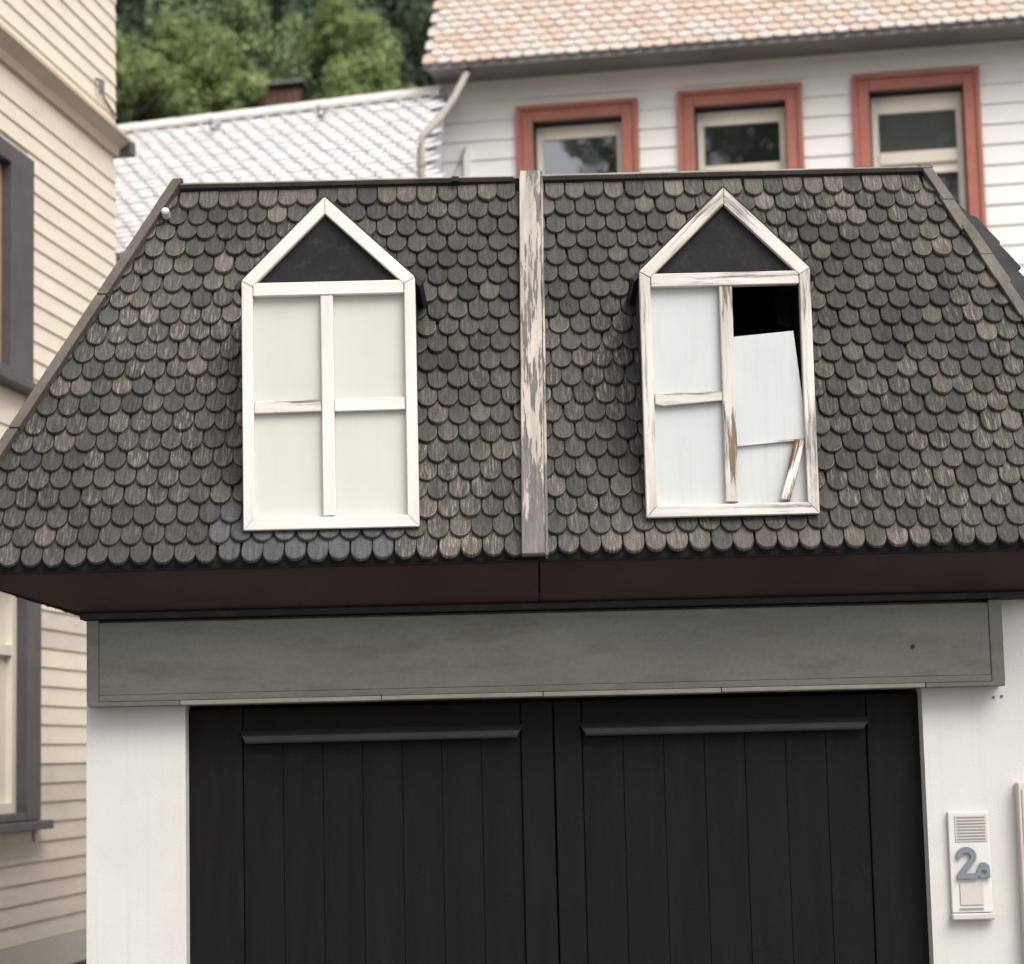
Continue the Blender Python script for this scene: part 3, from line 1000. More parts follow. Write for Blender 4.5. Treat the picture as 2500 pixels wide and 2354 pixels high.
# the broken glazing bar leaning in the right dormer
stick_dir = Vector((1.090 - 1.023, 0, 3.044 - 2.812))
px = Vector((stick_dir.z, 0, -stick_dir.x)).normalized() * 0.019
p0_, p1_ = Vector((1.026, 0, 2.8135)), Vector((1.086, 0, 3.044))
stick = member('broken_glazing_bar', M['stick'], [((p0_ - px).x, (p0_ - px).z + 0.006), ((p0_ + px).x, p0_.z + 0.001), ((p1_ + px).x, p1_.z), ((p1_ - px).x, p1_.z + 0.006)],
               FY0 + 0.003, FY0 + 0.024, (stick_dir.x, stick_dir.z), None)
tag(stick, 'short broken bar of flaking white wood leaning at the lower right of the damaged dormer', 'broken bar')

# ------------------------------------------------------------------ intercom, house number, meter cabinet on the right pillar
ic = empty('intercom', (1.715, WY, 1.25), 'white intercom panel with speaker slots on the pillar right of the garage door', 'intercom')
g = MB(); g.box(1.640, 1.796, WY - 0.026, WY - 0.001, 1.258, 1.640)
g.build('faceplate', M['plate'], ic, bevel=0.005, seg=2)
g = MB(); g.box(1.664, 1.786, WY - 0.0295, WY - 0.0265, 1.525, 1.626)
g.build('speaker_plate', M['plate_grey'], ic, bevel=0.001)
for k in range(8):
    z = 1.617 - k * 0.0117
    g = MB(); g.box(1.671, 1.779, WY - 0.0315, WY - 0.0297, z - 0.0022, z + 0.0022)
    g.build('speaker_slot', M['slot'], ic)
g = MB(); g.box(1.672, 1.762, WY - 0.031, WY - 0.0265, 1.286, 1.368)
g.build('button_plate', M['plate_grey'], ic, bevel=0.002)
g = MB(); g.box(1.668, 1.760, WY - 0.030, WY - 0.0265, 1.269, 1.2755)
g.build('name_strip', M['slot'], ic)
g = MB(); g.box(1.636, 1.800, WY - 0.046, WY - 0.001, 1.232, 1.256)
g.build('lower_ledge', M['plate_grey'], ic, bevel=0.004)

def stroke(g, pts, w, y0, y1):
    """a flat ribbon with thickness along a list of xz points"""
    n = len(pts)
    Lf, Rt = [], []
    for i in range(n):
        a = Vector(pts[max(i - 1, 0)]); b = Vector(pts[min(i + 1, n - 1)])
        d = (b - a).normalized()
        nn = Vector((-d.y, d.x)) * w / 2
        Lf.append(Vector(pts[i]) + nn); Rt.append(Vector(pts[i]) - nn)
    for i in range(n - 1):
        q = [Rt[i], Rt[i + 1], Lf[i + 1], Lf[i]]
        g.hexa([(p.x, y0, p.y) for p in q], [(p.x, y1, p.y) for p in q])

hn = empty('house_number', (1.72, WY - 0.03, 1.385), 'raised blue grey house number 2a mounted across the white intercom panel', 'house number')
g = MB()
pts = []
cx, cz, rx_, rz_ = 1.700, 1.470, 0.0285, 0.026
for k in range(11):
    a = R(188 - k * 21.5)
    pts.append((cx + rx_ * math.cos(a), cz + rz_ * math.sin(a)))
pts += [(1.712, 1.444), (1.696, 1.426), (1.681, 1.409), (1.6745, 1.397)]
stroke(g, pts, 0.021, WY - 0.044, WY - 0.0335)
g.box(1.664, 1.741, WY - 0.0443, WY - 0.0333, 1.386, 1.4065)
g.build('numeral', M['numeral'], hn)
g = MB()
pts = [(1.762 + 0.018 * math.cos(R(a)), 1.410 + 0.016 * math.sin(R(a))) for a in range(20, 341, 32)]
stroke(g, pts, 0.013, WY - 0.0437, WY - 0.0337)
stroke(g, [(1.750, 1.437), (1.760, 1.441), (1.770, 1.440), (1.778, 1.434), (1.781, 1.424), (1.782, 1.387)], 0.012, WY - 0.0440, WY - 0.0340)
g.build('letter', M['numeral'], hn)

mc = empty('meter_cabinet', (1.98, WY, 0.65), 'flat beige cabinet at the outer edge of the white pillar beside the intercom', 'cabinet')
g = MB(); g.box(1.905, 2.055, WY - 0.06, WY - 0.001, 0.65, 1.745)
g.build('case', M['cabinet'], mc, bevel=0.004)
g = MB(); g.box(1.918, 2.042, WY - 0.066, WY - 0.0605, 0.68, 1.72)
g.build('cabinet_door', M['cabinet'], mc, bevel=0.003)
g = MB(); g.box(2.02, 2.032, WY - 0.075, WY - 0.0665, 1.15, 1.22)
g.build('handle', M['iron'], mc, bevel=0.002)

# ------------------------------------------------------------------ cream clapboard house on the left
az = R(7.6)
LD = Vector((math.sin(az), math.cos(az), 0))           # along the wall, away from the camera
LN = Vector((LD.y, -LD.x, 0))                          # outward
LA = Vector((-2.872, 14.0, 0))
ZU = Vector((0, 0, 1))
cream = empty('cream_house', LA + LD * -1.5 - LN * 2.0, 'tall cream clapboard house with plum grey window frames left of the garage', 'house')
def lbox(g, s0, s1, d0, d1, z0, z1, mi=0): g.obox(LA, LD, LN, ZU, s0, s1, d0, d1, z0, z1, mi)
S0, S1 = -5.0, 1.118
UW = (-2.15, -0.640, 4.20, 5.615)        # upper window: outer frame s0, s1, z0, z1
LW = (-2.15, -0.490, 1.57, 3.15)
g = MB()
lbox(g, S0, S1 - 0.01, -4.0, -0.40, 0.0, 9.4)
# the wall's outer leaf leaves the two window openings free
for (z0, z1, holes) in ((0.0, 0.66, []), (0.66, LW[2], []), (LW[2], LW[3], [LW]), (LW[3], UW[2], []), (UW[2], UW[3], [UW]), (UW[3], 9.4, [])):
    a = S0
    for h in holes:
        lbox(g, a, h[0] + 0.03, -0.399, -0.012, z0, z1)
        a = h[1] - 0.03
    lbox(g, a, S1 - 0.01, -0.399, -0.012, z0, z1)
g.build('wall', M['cream'], cream)
# clapboards, each wedge shaped, lapped over the one below
EX_L = 0.1180
def clap(g, P, s0, s1, z, ex, thick=0.017):
    pr = [(0.0, z), (thick, z), (0.0045, z + ex + 0.012), (0.0, z + ex + 0.012)]
    g.hexa([P(s0, d, zz) for d, zz in pr], [P(s1, d, zz) for d, zz in pr])
PL = lambda s, d, z: LA + LD * s + LN * (d - 0.011) + ZU * z
z = 2.028 - EX_L * 10
k = 0
CZ0, CZ1 = 6.135, 6.262                     # moulding
rr = random.Random(21)
while z < 9.2:
    spans = [(S0, S1)]
    for h in (UW, LW):
        if z + EX_L > h[2] - 0.06 and z < h[3] + 0.02:
            spans = [(S0, h[0] - 0.002), (h[1] + 0.002, S1)]
    if not (z > CZ0 - 0.10 and z < CZ1 - 0.02):
        for (a, b) in spans:
            bs = [a, b]
            if b - a > 2.5:
                bs = [a, a + rr.uniform(0.35, 0.6) * (b - a), b]
            for p, q in zip(bs, bs[1:]):
                g = MB()
                clap(g, PL, p + 0.0008, q - 0.0008, z + rr.uniform(-0.0015, 0.0015), EX_L)
                g.build('clapboard', M['cream_grey'] if (z < 1.9 or 2.52 < z < 2.8) else M['cream'], cream)
    z += EX_L
# moulding band that runs round the house
g = MB()
pr = [(-0.01, CZ0 - 0.02), (0.03, CZ0 - 0.02), (0.045, CZ0 + 0.03), (0.105, CZ0 + 0.075), (0.125, CZ0 + 0.08), (0.125, CZ0 + 0.105), (-0.01, CZ1 + 0.03)]
g.hexa([PL(S0, d, zz) for d, zz in pr], [PL(S1 + 0.004, d, zz) for d, zz in pr])
g.build('moulding', M['cream_trim'], cream)
g = MB()
lbox(g, S1 + 0.006, S1 + 0.14, -1.6, 0.10, CZ0 + 0.01, CZ1 - 0.02)
g.build('moulding_return', M['plum'], cream)
# plinth
g = MB(); lbox(g, S0, S1, -0.011, 0.006, 0.655, 0.845); g.build('plinth', M['plinth'], cream)
g = MB(); lbox(g, S0, S1 + 0.03, -0.011, 0.05, 0.0, 0.654); g.build('plinth_stone', M['stone'], cream)
# windows
for (s0, s1, z0, z1), up in ((UW, True), (LW, False)):
    g = MB()
    t = 0.115
    tr = 0.385 if up else 0.255
    for (a, b, c, e) in ((s0, s0 + t, z0, z1), (s1 - tr, s1, z0, z1), (s0 + t, s1 - tr, z1 - t, z1), (s0 + t, s1 - tr, z0, z0 + 0.05)):
        lbox(g, a, b, -0.09, 0.045, c, e)
    w = g.build('window', M['plum'], cream, bevel=0.006)
    g = MB()
    for (a, b) in ((s0 + t, s0 + t + 0.07), (s1 - tr - 0.07, s1 - tr), ((s0 + s1) / 2 - 0.05, (s0 + s1) / 2 + 0.05)):
        lbox(g, a, b, -0.08, -0.02, z0 + 0.05, z1 - t)
    mid = z0 + (z1 - z0) * 0.62
    for (a, b) in ((s0 + t + 0.07, (s0 + s1) / 2 - 0.05), ((s0 + s1) / 2 + 0.05, s1 - tr - 0.07)):
        lbox(g, a, b, -0.078, -0.022, mid, mid + 0.06)
        lbox(g, a, b, -0.078, -0.022, z0 + 0.05, z0 + 0.11)
        lbox(g, a, b, -0.078, -0.022, z1 - t - 0.06, z1 - t)
    g.build('sash', M['tan'] if up else M['sash'], w)
    g = MB(); lbox(g, s0 + t, s1 - tr, -0.066, -0.060, z0 + 0.05, z1 - t)
    g.build('pane', M['glass'] if up else M['sash'], w)
    g = MB(); lbox(g, s0 - 0.05, s1 + 0.075, -0.02, 0.10, z0 - 0.055, z0 - 0.002)
    g.build('sill', M['plum'], w, bevel=0.006)
# the small bracket and cable on the upper wall
g = MB(); g.tube([PL(0.66, 0.005, 6.54), PL(0.66, 0.05, 6.53), PL(0.66, 0.05, 6.43)], 0.013, 6)
g.build('bracket', M['iron'], cream)
g = MB(); g.tube([PL(0.74, 0.005, 6.56), PL(0.74, 0.045, 6.55), PL(0.74, 0.045, 6.44)], 0.009, 6)
g.build('bracket', M['iron'], cream)
g = MB(); g.tube([PL(0.80, 0.026, 6.455), PL(0.94, 0.026, 6.425), PL(1.07, 0.026, 6.40)], 0.009, 6)
g.build('cable', M['iron'], cream)

# ------------------------------------------------------------------ white house behind, with red window casings
ta = R(10)
RE = Vector((math.cos(ta), -math.sin(ta), 0))
RN = Vector((-math.sin(ta), -math.cos(ta), 0))
RB = Vector((1.612, 18.0, 0))
white = empty('white_house', RB - RN * 2.5, 'white clapboard house with brick red window casings and a terracotta tiled roof', 'house')
def wbox(g, s0, s1, d0, d1, z0, z1, mi=0): g.obox(RB, RE, RN, ZU, s0, s1, d0, d1, z0, z1, mi)
W0, W1 = -2.205, 5.2
WIN = [(-1.520, -0.487, 7.338), (-0.150, 0.882, 7.366), (1.296, 2.328, 7.388)]
CS = 0.135
g = MB()
wbox(g, W0 + 0.01, W1, -6.0, -0.36, 0.0, 8.5)
edges = [W0 + 0.01]
for a, b, t in WIN: edges += [a + 0.06, b - 0.06]
edges.append(W1)
for i in range(0, len(edges), 2):
    wbox(g, edges[i], edges[i + 1], -0.359, -0.012, 0.0, 8.12)
for a, b, t in WIN:
    wbox(g, a + 0.06, b - 0.06, -0.359, -0.012, t - 0.06, 8.12)
    wbox(g, a + 0.06, b - 0.06, -0.359, -0.012, 0.0, 5.55)
g.build('wall', M['white_board'], white)
PR = lambda s, d, z: RB + RE * s + RN * (d - 0.011) + ZU * z
EX_R = 0.1685
z = 7.416 - EX_R * 18
rr = random.Random(31)
while z < 7.85:
    if z + EX_R < WIN[0][2] + 0.12 and z > 5.4:
        spans = [(W0, WIN[0][0] - 0.002), (WIN[0][1] + 0.002, WIN[1][0] - 0.002), (WIN[1][1] + 0.002, WIN[2][0] - 0.002), (WIN[2][1] + 0.002, W1)]
    else:
        spans = [(W0, -0.9 + rr.uniform(-0.6, 0.4)), (0, 1.2 + rr.uniform(-0.5, 0.7)), (0, 3.2 + rr.uniform(-0.4, 0.4)), (0, W1)]
        for i in range(1, 4): spans[i] = (spans[i - 1][1] + 0.002, spans[i][1])
    for a, b in spans:
        g = MB()
        clap(g, PR, a, b, z + rr.uniform(-0.002, 0.002), EX_R, 0.020)
        g.build('clapboard', M['white_board'], white)
    z += EX_R
for wi, (a, b, t) in enumerate(WIN):
    zb_ = 5.60
    g = MB()                      # stepped casing: outer band, main band
    for (i0, i1, dd) in ((0.0, 0.040, 0.060), (0.041, CS, 0.042)):
        wbox(g, a + i0, a + i1, -0.012, dd, zb_, t - i0)
        wbox(g, b - i1, b - i0, -0.012, dd, zb_, t - i0)
        wbox(g, a + i1 + 0.0005, b - i1 - 0.0005, -0.012, dd, t - i1, t - i0)
    w = g.build('window', M['casing'], white, bevel=0.004)
    g = MB()                      # reveal
    wbox(g, a + 0.066, a + CS - 0.001, -0.17, -0.0125, zb_, t - 0.066)
    wbox(g, b - CS + 0.001, b - 0.066, -0.17, -0.0125, zb_, t - 0.066)
    wbox(g, a + CS, b - CS, -0.17, -0.0125, t - CS + 0.001, t - 0.066)
    g.build('reveal', M['plum'], w)
    ia, ib, it = a + CS + 0.010, b - CS - 0.010, t - CS - 0.02
    gz0, gz1 = (6.738, 7.070) if wi == 0 else (6.745, 7.090) if wi == 1 else (6.755, 7.085)
    g = MB()
    st = 0.055
    wbox(g, ia, ia + st, -0.15, -0.10, zb_, it)
    wbox(g, ib - st, ib, -0.15, -0.10, zb_, it)
    wbox(g, ia + st, ib - st, -0.15, -0.10, gz1, it)
    wbox(g, ia + st, ib - st, -0.152, -0.088, gz0 - 0.105, gz0)
    wbox(g, ia + st, ib - st, -0.15, -0.10, gz0 - 0.195, gz0 - 0.166)
    g.build('sash', M['sash'], w, bevel=0.004)
    g = MB(); wbox(g, ia + st, ib - st, -0.130, -0.124, gz0, gz1)
    g.build('pane', M['glass'] if wi < 2 else M['glass_hazy'], w)
    g = MB()
    xm = ia + st + (ib - ia - 2 * st) * (0.52 if wi == 1 else 0.0)
    if wi == 1:
        wbox(g, ia + st, xm, -0.145, -0.139, gz0 - 0.165, gz0 - 0.106)
        g.build('vent_opening', M['slot'], w)
    g = MB()
    wbox(g, xm, ib - st, -0.15, -0.118, gz0 - 0.165, gz0 - 0.106)
    g.build('sash_rail', M['sash'], w, bevel=0.003)
    g = MB(); wbox(g, ia + st, ib - st, -0.130, -0.124, 5.65, gz0 - 0.196)
    g.build('pane', M['glass'], w)
# eave: soffit, gutter board, roof
EO = 0.46
EZR = 7.585
g = MB(); wbox(g, W0 + 0.01, W1 + 0.1, -0.012, EO - 0.03, EZR + 0.012, EZR + 0.035)
g.build('eave_soffit', M['eave'], white)
g = MB(); wbox(g, W0 + 0.0, W1 + 0.1, EO - 0.029, EO, EZR - 0.002, EZR + 0.085)
g.build('eave_board', M['eave'], white, bevel=0.004)
pit = R(52)
TU = (RN * -math.cos(pit) + ZU * math.sin(pit))
TN = (RN * math.sin(pit) + ZU * math.cos(pit))
TO = RB + RN * (EO + 0.03) + ZU * (EZR + 0.055)
g = MB()
g.obox(TO, RE, TU, TN, W0 - 0.01, W1 + 0.1, 0.0, 3.2, -0.05, -0.022)
rf = g.build('roof', M['slate_edge'], white)
TW, TE = 0.122, 0.102
tmesh = []
for k in range(4):
    rq = random.Random(60 + k)
    w = TW * rq.uniform(0.955, 0.985)
    poly = [(-w / 2, 0.16), (-w / 2, 0.035 + rq.uniform(-.004, .004)), (-w * 0.36, 0.012), (-w * 0.12, 0.0), (w * 0.2, 0.004), (w * 0.40, 0.022), (w / 2, 0.05), (w / 2, 0.16)]
    vv, ff = shingle_faces(poly, 0.014, 0.003)
    me = bpy.data.meshes.new('roof_tile')
    me.from_pydata(vv, [], ff)
    me.materials.append(M['tile'])
    tmesh.append((me, vv, ff))
tl = math.atan(0.016 / TE)
tiles = []
for r_ in range(30):
    x = W0 + 0.0 + TW * (0.75 if r_ % 2 else 0.25)
    while x < W1 + 0.06:
        tiles.append((r_, x)); x += TW
near = sorted(range(len(tiles)), key=lambda i: (tiles[i][0], abs(tiles[i][1] - 0.4)))
near = [i for i in near if -2.6 < tiles[i][1] < 3.2][:290]
near = set(near)
mb = MB()
rr = random.Random(5)
for i, (r_, x) in enumerate(tiles):
    me, vv, ff = tmesh[rr.randrange(4)]
    a = RE
    b = TU * math.cos(tl) - TN * math.sin(tl)
    n_ = a.cross(b)
    Rm = Matrix((a, b, n_)).transposed()
    o = TO + RE * (x + rr.uniform(-.002, .002)) + TU * (r_ * TE - 0.02 + rr.uniform(-.004, .004)) + TN * (0.006 + rr.uniform(0, 0.004))
    if i in near:
        ob = bpy.data.objects.new('roof_tile', me)
        link(ob, rf, o)
        ob.rotation_euler = Rm.to_euler()
    else:
        n = len(mb.v)
        mb.v.extend([o + Rm @ Vector(p) for p in vv])
        mb.f.extend([tuple(n + t for t in f) for f in ff])
        mb.m.extend([0] * len(ff))
mb.build('roof_tile_rows', M['tile'], rf, kind='stuff')
# downpipe at the left corner: swan neck from the eave, straight pipe, clip
g = MB()
pp = [(-0.29, 17.97, 7.57), (-0.31, 17.85, 7.50), (-0.40, 17.3, 7.14), (-0.50, 16.7, 6.80), (-0.58, 16.32, 6.60), (-0.615, 16.21, 6.52), (-0.625, 16.18, 6.42), (-0.625, 16.18, 5.0)]
g.tube(pp, 0.031, 10)
dp = g.build('downpipe', M['pipe'], white, smooth=True)
g = MB(); g.tube([(-0.625, 16.18, 6.315), (-0.625, 16.18, 6.285)], 0.038, 10)
g.build('pipe_clip', M['metal'], dp)
# white batten and stay wire at the left of the wall
g = MB(); wbox(g, -1.985, -1.925, 0.012, 0.05, 6.2, 7.02); g.build('wall_batten', M['white_board'], white, bevel=0.004)
g = MB(); g.tube([PR(-1.955, 0.07, 7.02), PR(-2.10, 0.07, 6.70), PR(-2.28, 0.07, 6.3)], 0.006, 6); g.build('stay_wire', M['metal'], white)

# ------------------------------------------------------------------ low wing with the pale slate roof
QR, QL = Vector((-0.50, 18.223, 7.512)), Vector((-4.6, 19.563, 7.512))
GD = (QR - QL); GD.z = 0; GD.normalize()                # along the ridge, to the right
GN = Vector((GD.y, -GD.x, 0))                           # towards the camera
wing = empty('slate_roofed_house', (QR + QL) / 2 - Vector((0, 0, 7.5)), 'low house with a pale slate roof and snow hooks beside the white house', 'house')
pw = R(36)
WU = -GN * math.cos(pw) + ZU * math.sin(pw)             # up the slope
WNn = GN * math.sin(pw) + ZU * math.cos(pw)
LS = 3.0
Wd = (QR - QL).length
OW = QL - WU * LS                                        # lower left corner
g = MB()
WEXT = math.cos(pw) * math.tan(R(18.1))
def wend(v): return Wd + (LS - v) * WEXT
qq = [(0, 0), (wend(0), 0), (Wd, LS), (0, LS)]
g.hexa([OW + GD * a + WU * b - WNn * 0.06 for a, b in qq], [OW + GD * a + WU * b - WNn * 0.03 for a, b in qq])
back = -GN
g.hexa([QL - WNn * 0.03, QR - WNn * 0.03, QR + back * 2.6 - ZU * 1.9, QL + back * 2.6 - ZU * 1.9],
       [QL - WNn * 0.06 - ZU * .02, QR - WNn * 0.06 - ZU * .02, QR + back * 2.6 - ZU * 1.95, QL + back * 2.6 - ZU * 1.95])
wr = g.build('roof', M['slate_edge'], wing)
g = MB()
g.obox(Vector((OW.x, OW.y, 0)), GD, -GN, ZU, 0.05, Wd - 0.05, 0.3, 4.6, 0.0, OW.z - 0.12)
g.build('wall', M['render'], wing)
SWD, SEX = 0.155, 0.105
sl_v = []
for k in range(4):
    rq = random.Random(80 + k)
    w = SWD * rq.uniform(0.925, 0.965)
    poly = [(-w / 2, 0.17), (-w / 2, 0.085), (-w * 0.42, 0.050), (-w * 0.24, 0.016), (0.0, 0.0), (w * 0.24, 0.016), (w * 0.42, 0.050), (w / 2, 0.085), (w / 2, 0.17)]
    vv, ff = shingle_faces(poly, 0.013, 0.003)
    me = bpy.data.meshes.new('roof_slate')
    me.from_pydata(vv, [], ff)
    me.materials.append(M['slate_scale'])
    sl_v.append((me, vv, ff))
st = math.atan(0.017 / SEX)
items = []
nrow = int(LS / SEX)
for r_ in range(nrow):
    x = SWD * (0.5 if r_ % 2 else 1.0)
    while x < wend(r_ * SEX) - 0.075:
        items.append((r_, x)); x += SWD
vis = [i for i, (r_, x) in enumerate(items) if x > Wd - 3.05 and r_ > nrow - 17]
vis.sort(key=lambda i: (-(items[i][1] > Wd - 2.75), -items[i][0]))
near = set(vis[:295])
mb = MB()
rr = random.Random(9)
for i, (r_, x) in enumerate(items):
    me, vv, ff = sl_v[rr.randrange(4)]
    b = WU * math.cos(st) - WNn * math.sin(st)
    n_ = GD.cross(b)
    Rm = Matrix((GD, b, n_)).transposed()
    o = OW + GD * (x + rr.uniform(-.003, .003)) + WU * (r_ * SEX + rr.uniform(-.004, .004)) + WNn * (0.004 + rr.uniform(0, 0.004))
    if i in near:
        ob = bpy.data.objects.new('roof_slate', me)
        link(ob, wr, o)
        ob.rotation_euler = Rm.to_euler()
    else:
        n = len(mb.v)
        mb.v.extend([o + Rm @ Vector(p) for p in vv])
        mb.f.extend([tuple(n + t for t in f) for f in ff])
        mb.m.extend([0] * len(ff))
mb.build('roof_slate_rows', M['slate_scale'], wr, kind='stuff')
x = 0.0
while x < Wd - 0.01:                                     # ridge caps
    g = MB()
    e = min(x + 0.36, Wd)
    o = QL + ZU * 0.0
    pr = [(0.13, -0.085), (0.135, -0.055), (0.02, 0.028), (-0.02, 0.028), (-0.135, -0.055), (-0.13, -0.085), (0.0, 0.0)]
    g.hexa([o + GD * (x + 0.001) + GN * a + ZU * c for a, c in pr], [o + GD * (e - 0.001) + GN * a + ZU * (c + 0.004) for a, c in pr])
    g.build('ridge_cap', M['ridge_pale'], wing)
    x += 0.36
for xx, vv_ in ((Wd - 3.04, 0.50), (Wd - 1.97, 0.46), (Wd - 0.97, 0.46)):
    g = MB()
    o = OW + GD * xx + WU * (LS - vv_)
    g.tube([o + WU * 0.16 + WNn * 0.02, o + WU * 0.10 + WNn * 0.035, o + WNn * 0.035, o - WU * 0.03 + WNn * 0.06, o - WU * 0.01 + WNn * 0.12, o + WU * 0.02 + WNn * 0.13], 0.011, 6)
    g.build('snow_hook', M['iron'], wing)

# ------------------------------------------------------------------ trees on the hill, shed
def crown_mesh(name, seed, clumps, leaf, n, mat, rad=1.0, flat=0.85):
    """leaf-sized faces gathered in clumps through the crown's volume, unit crown about 2 wide"""
    rq = random.Random(seed)
    v, f = [], []
    cl = []
    for k in range(clumps):
        while True:
            p = Vector((rq.uniform(-1, 1), rq.uniform(-1, 1), rq.uniform(-1, 1)))
            if 0.25 < p.length < 1: break
        p = p * rad
        p.z *= flat
        cl.append((p, rq.uniform(0.20, 0.42) * rad))
    for k in range(n):
        c, r0 = cl[rq.randrange(clumps)]
        d = Vector((rq.gauss(0, 1), rq.gauss(0, 1), rq.gauss(0, 1))).normalized()
        p = c + d * r0 * rq.uniform(0.55, 1.08)
        nn = (d + Vector((rq.gauss(0, .5), rq.gauss(0, .5), rq.gauss(0, .5) + 0.35))).normalized()
        t = nn.cross(Vector((rq.gauss(0, 1), rq.gauss(0, 1), rq.gauss(0, 1)))).normalized()
        b = nn.cross(t)
        s = leaf * rq.uniform(0.6, 1.3)
        i = len(v)
        v += [p - t * s, p - b * s * 0.5 + nn * s * 0.15, p + t * s, p + b * s * 0.5 + nn * s * 0.15]
        f.append((i, i + 1, i + 2, i + 3))
    me = bpy.data.meshes.new(name)
    me.from_pydata(v, [], f)
    me.materials.append(mat)
    return me

def conifer_mesh(name, seed, mat):
    rq = random.Random(seed)
    v, f = [], []
    for k in range(9000):
        h = rq.random() ** 0.8
        r0 = (1 - h) * 0.95 + 0.05
        a = rq.uniform(0, 6.283)
        tier = 0.75 + 0.25 * math.sin(h * 60 + 2 * math.sin(3 * a))
        rad = r0 * rq.uniform(0.5, 1.0) * tier
        p = Vector((rad * math.cos(a), rad * math.sin(a), h * 2.6 - 0.25 * rad))
        o = Vector((math.cos(a), math.sin(a), -0.35)).normalized()
        t = (o + Vector((rq.gauss(0, .3), rq.gauss(0, .3), rq.gauss(0, .3)))).normalized()
        b = t.cross(Vector((rq.gauss(0, .4), rq.gauss(0, .4), 1))).normalized()
        s = rq.uniform(0.05, 0.10)
        i = len(v)
        v += [p - t * s, p - b * s * 0.35, p + t * s, p + b * s * 0.35]
        f.append((i, i + 1, i + 2, i + 3))
    me = bpy.data.meshes.new(name)
    me.from_pydata(v, [], f)
    me.materials.append(mat)
    return me

crowns = {
    'light': crown_mesh('crown', 1, 34, 0.046, 16000, M['leaf_light']),
    'mid': crown_mesh('crown', 2, 40, 0.046, 16000, M['leaf_mid']),
    'dark': crown_mesh('crown', 3, 40, 0.048, 16000, M['leaf_dark']),
    'fir': conifer_mesh('crown', 4, M['leaf_dark']),
}
def tree(kind, x, y, ztop, w, h, label, rz, name='broadleaf_tree'):
    base = hz(x, y)
    root = empty(name, (x, y, base - 0.1), label, 'tree', 'trees on the hillside behind the roofs')
    cr = bpy.data.objects.new('crown', crowns[kind])
    link(cr, root, (x, y, ztop - (h if kind == 'fir' else h / 2)))
    cr.scale = (w / 2, w / 2, h / 2.6 if kind == 'fir' else h / 2)
    cr.rotation_euler = (0, 0, rz)
    g = MB()
    zt = ztop - h * 0.35
    g.tube([(x, y, base - 0.3), (x + 0.1, y, base + (zt - base) * 0.4), (x - 0.05, y + 0.1, base + (zt - base) * 0.75), (x + 0.05, y, zt)], [0.16, 0.13, 0.09, 0.04], 8)
    for k in range(5):
        a = k * 1.257 + rz
        z0 = base + (zt - base) * (0.45 + 0.1 * k)
        g.tube([(x, y, z0), (x + math.cos(a) * w * 0.2, y + math.sin(a) * w * 0.2, z0 + h * 0.16), (x + math.cos(a) * w * 0.34, y + math.sin(a) * w * 0.34, z0 + h * 0.28)], [0.06, 0.045, 0.02], 6)
    g.build('trunk', M['bark'], root, smooth=True)
    return root
tree('mid', -6.83, 39.2, 15.0, 2.5, 2.6, 'mid green tree right beside the cream house wall', 0.3)
tree('light', -6.45, 37.6, 14.55, 1.5, 1.5, 'small bright green bush against the cream house corner', 1.1)
tree('light', -4.85, 37.5, 14.40, 1.9, 1.9, 'rounded bright green tree just left of the brown shed', 2.0)
tree('light', -5.45, 38.6, 15.25, 1.5, 1.3, 'small yellow green treetop above the rounded bright green tree', 0.5)
tree('mid', -6.15, 41.0, 16.4, 3.0, 3.0, 'broad mid green tree rising behind the rounded bright one', 0.7)
tree('mid', -4.9, 41.0, 16.6, 2.4, 2.6, 'mid green tree above the brown shed', 1.9)
tree('light', -2.48, 38.0, 14.45, 1.7, 1.8, 'light green tree between the brown shed and the dark fir', 2.6)
tree('mid', -2.95, 40.0, 16.0, 2.2, 2.5, 'mid green tree behind the light one right of the shed', 0.2)
tree('light', -2.8, 39.2, 15.75, 1.4, 1.3, 'pale green treetop high right of the brown shed', 1.3)
tree('dark', -1.8, 42.0, 16.9, 2.3, 3.2, 'dark green tree behind the fir near the terracotta roof', 0.2)
tree('fir', -1.35, 39.0, 15.2, 1.8, 4.2, 'dark fir tree close to the left end of the terracotta roof', 0.9, 'fir_tree')
tree('dark', -7.7, 46.0, 19.2, 3.0, 4.2, 'dark tree at the top behind the cream house corner', 0.2)
tree('dark', -4.5, 47.0, 19.6, 3.4, 4.4, 'dark tree at the top in the middle of the hillside', 1.4)
sh = empty('brown_shed', (-3.98, 37.0, hz(-3.98, 37.0)), 'small brown plank shed among the trees above the pale roof', 'shed')
b0 = hz(-3.98, 37.0)
g = MB(); g.box(-4.22, -3.50, 37.0, 37.8, b0 - 0.4, 13.36); g.build('wall', M['shed'], sh)
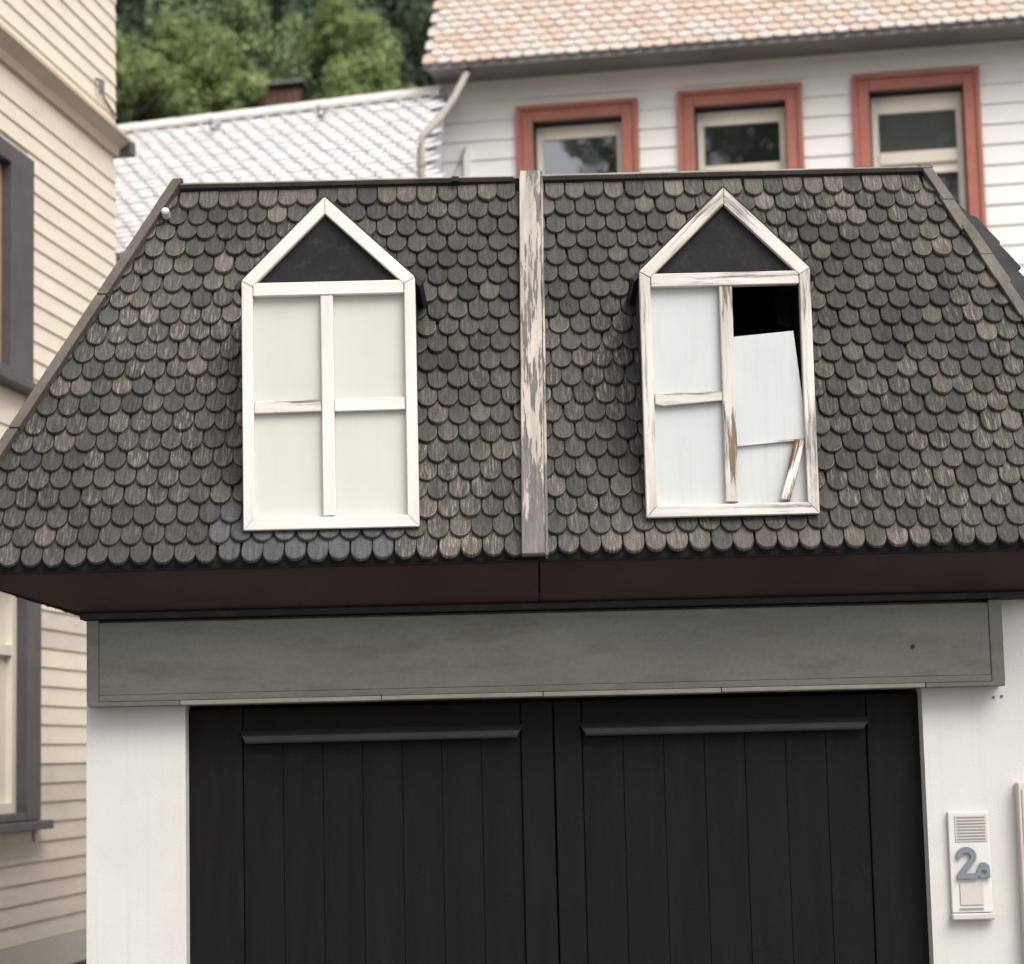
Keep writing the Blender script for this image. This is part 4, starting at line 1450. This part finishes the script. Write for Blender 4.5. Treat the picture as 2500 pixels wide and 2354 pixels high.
for k in range(6):
    g = MB(); g.box(-4.22 + k * 0.12, -4.22 + k * 0.12 + 0.100, 36.965, 36.998, b0 - 0.4, 13.34 + rnd.uniform(-.02, .02)); g.build('plank', M['shed'], sh)
g = MB(); g.hexa([(-4.30, 36.85, 13.37), (-3.42, 36.85, 13.45), (-3.42, 37.9, 13.62), (-4.30, 37.9, 13.54)], [(-4.30, 36.85, 13.42), (-3.42, 36.85, 13.50), (-3.42, 37.9, 13.67), (-4.30, 37.9, 13.59)])
g.build('roof', M['iron'], sh)

# distant wood that closes the hillside, and the wood across the street that the windows reflect
def wood(name, seed, mat, pts, leaf, n, rx, rzz):
    rq = random.Random(seed)
    v, f = [], []
    for (x, y, z) in pts:
        for k in range(n):
            d = Vector((rq.gauss(0, 1), rq.gauss(0, 1), rq.gauss(0, 1))).normalized()
            q = rq.uniform(0.6, 1.05)
            p = Vector((x + d.x * rx * q, y + d.y * rx * q, z + d.z * rzz * q))
            t = Vector((rq.gauss(0, 1), rq.gauss(0, 1), rq.gauss(0, 1))).normalized()
            b = t.cross(Vector((rq.gauss(0, 1), rq.gauss(0, 1), rq.gauss(0, 1)))).normalized()
            s = leaf * rq.uniform(0.6, 1.4)
            i = len(v)
            v += [p - t * s, p - b * s * .6, p + t * s, p + b * s * .6]
            f.append((i, i + 1, i + 2, i + 3))
    me = bpy.data.meshes.new(name)
    me.from_pydata(v, [], f)
    me.materials.append(mat)
    o = bpy.data.objects.new(name, me)
    link(o, None, (0, 0, 0))
    o['kind'] = 'stuff'
    return o
rq = random.Random(77)
pts = [(rq.uniform(-14, 2), rq.uniform(50, 62), 0) for k in range(30)]
pts = [(x, y, hz(x, y) + 3.2) for x, y, _ in pts]
wood('hillside_wood', 5, M['leaf_dark'], pts, 0.16, 1500, 2.4, 3.2)
pts = [(rq.uniform(-13.5, 1), rq.uniform(-32, -24), 0) for k in range(34)]
pts = [(x, y, rq.uniform(5, 24)) for x, y, _ in pts]
wood('street_wood', 6, M['leaf_mid'], pts, 0.22, 700, 2.2, 2.4)
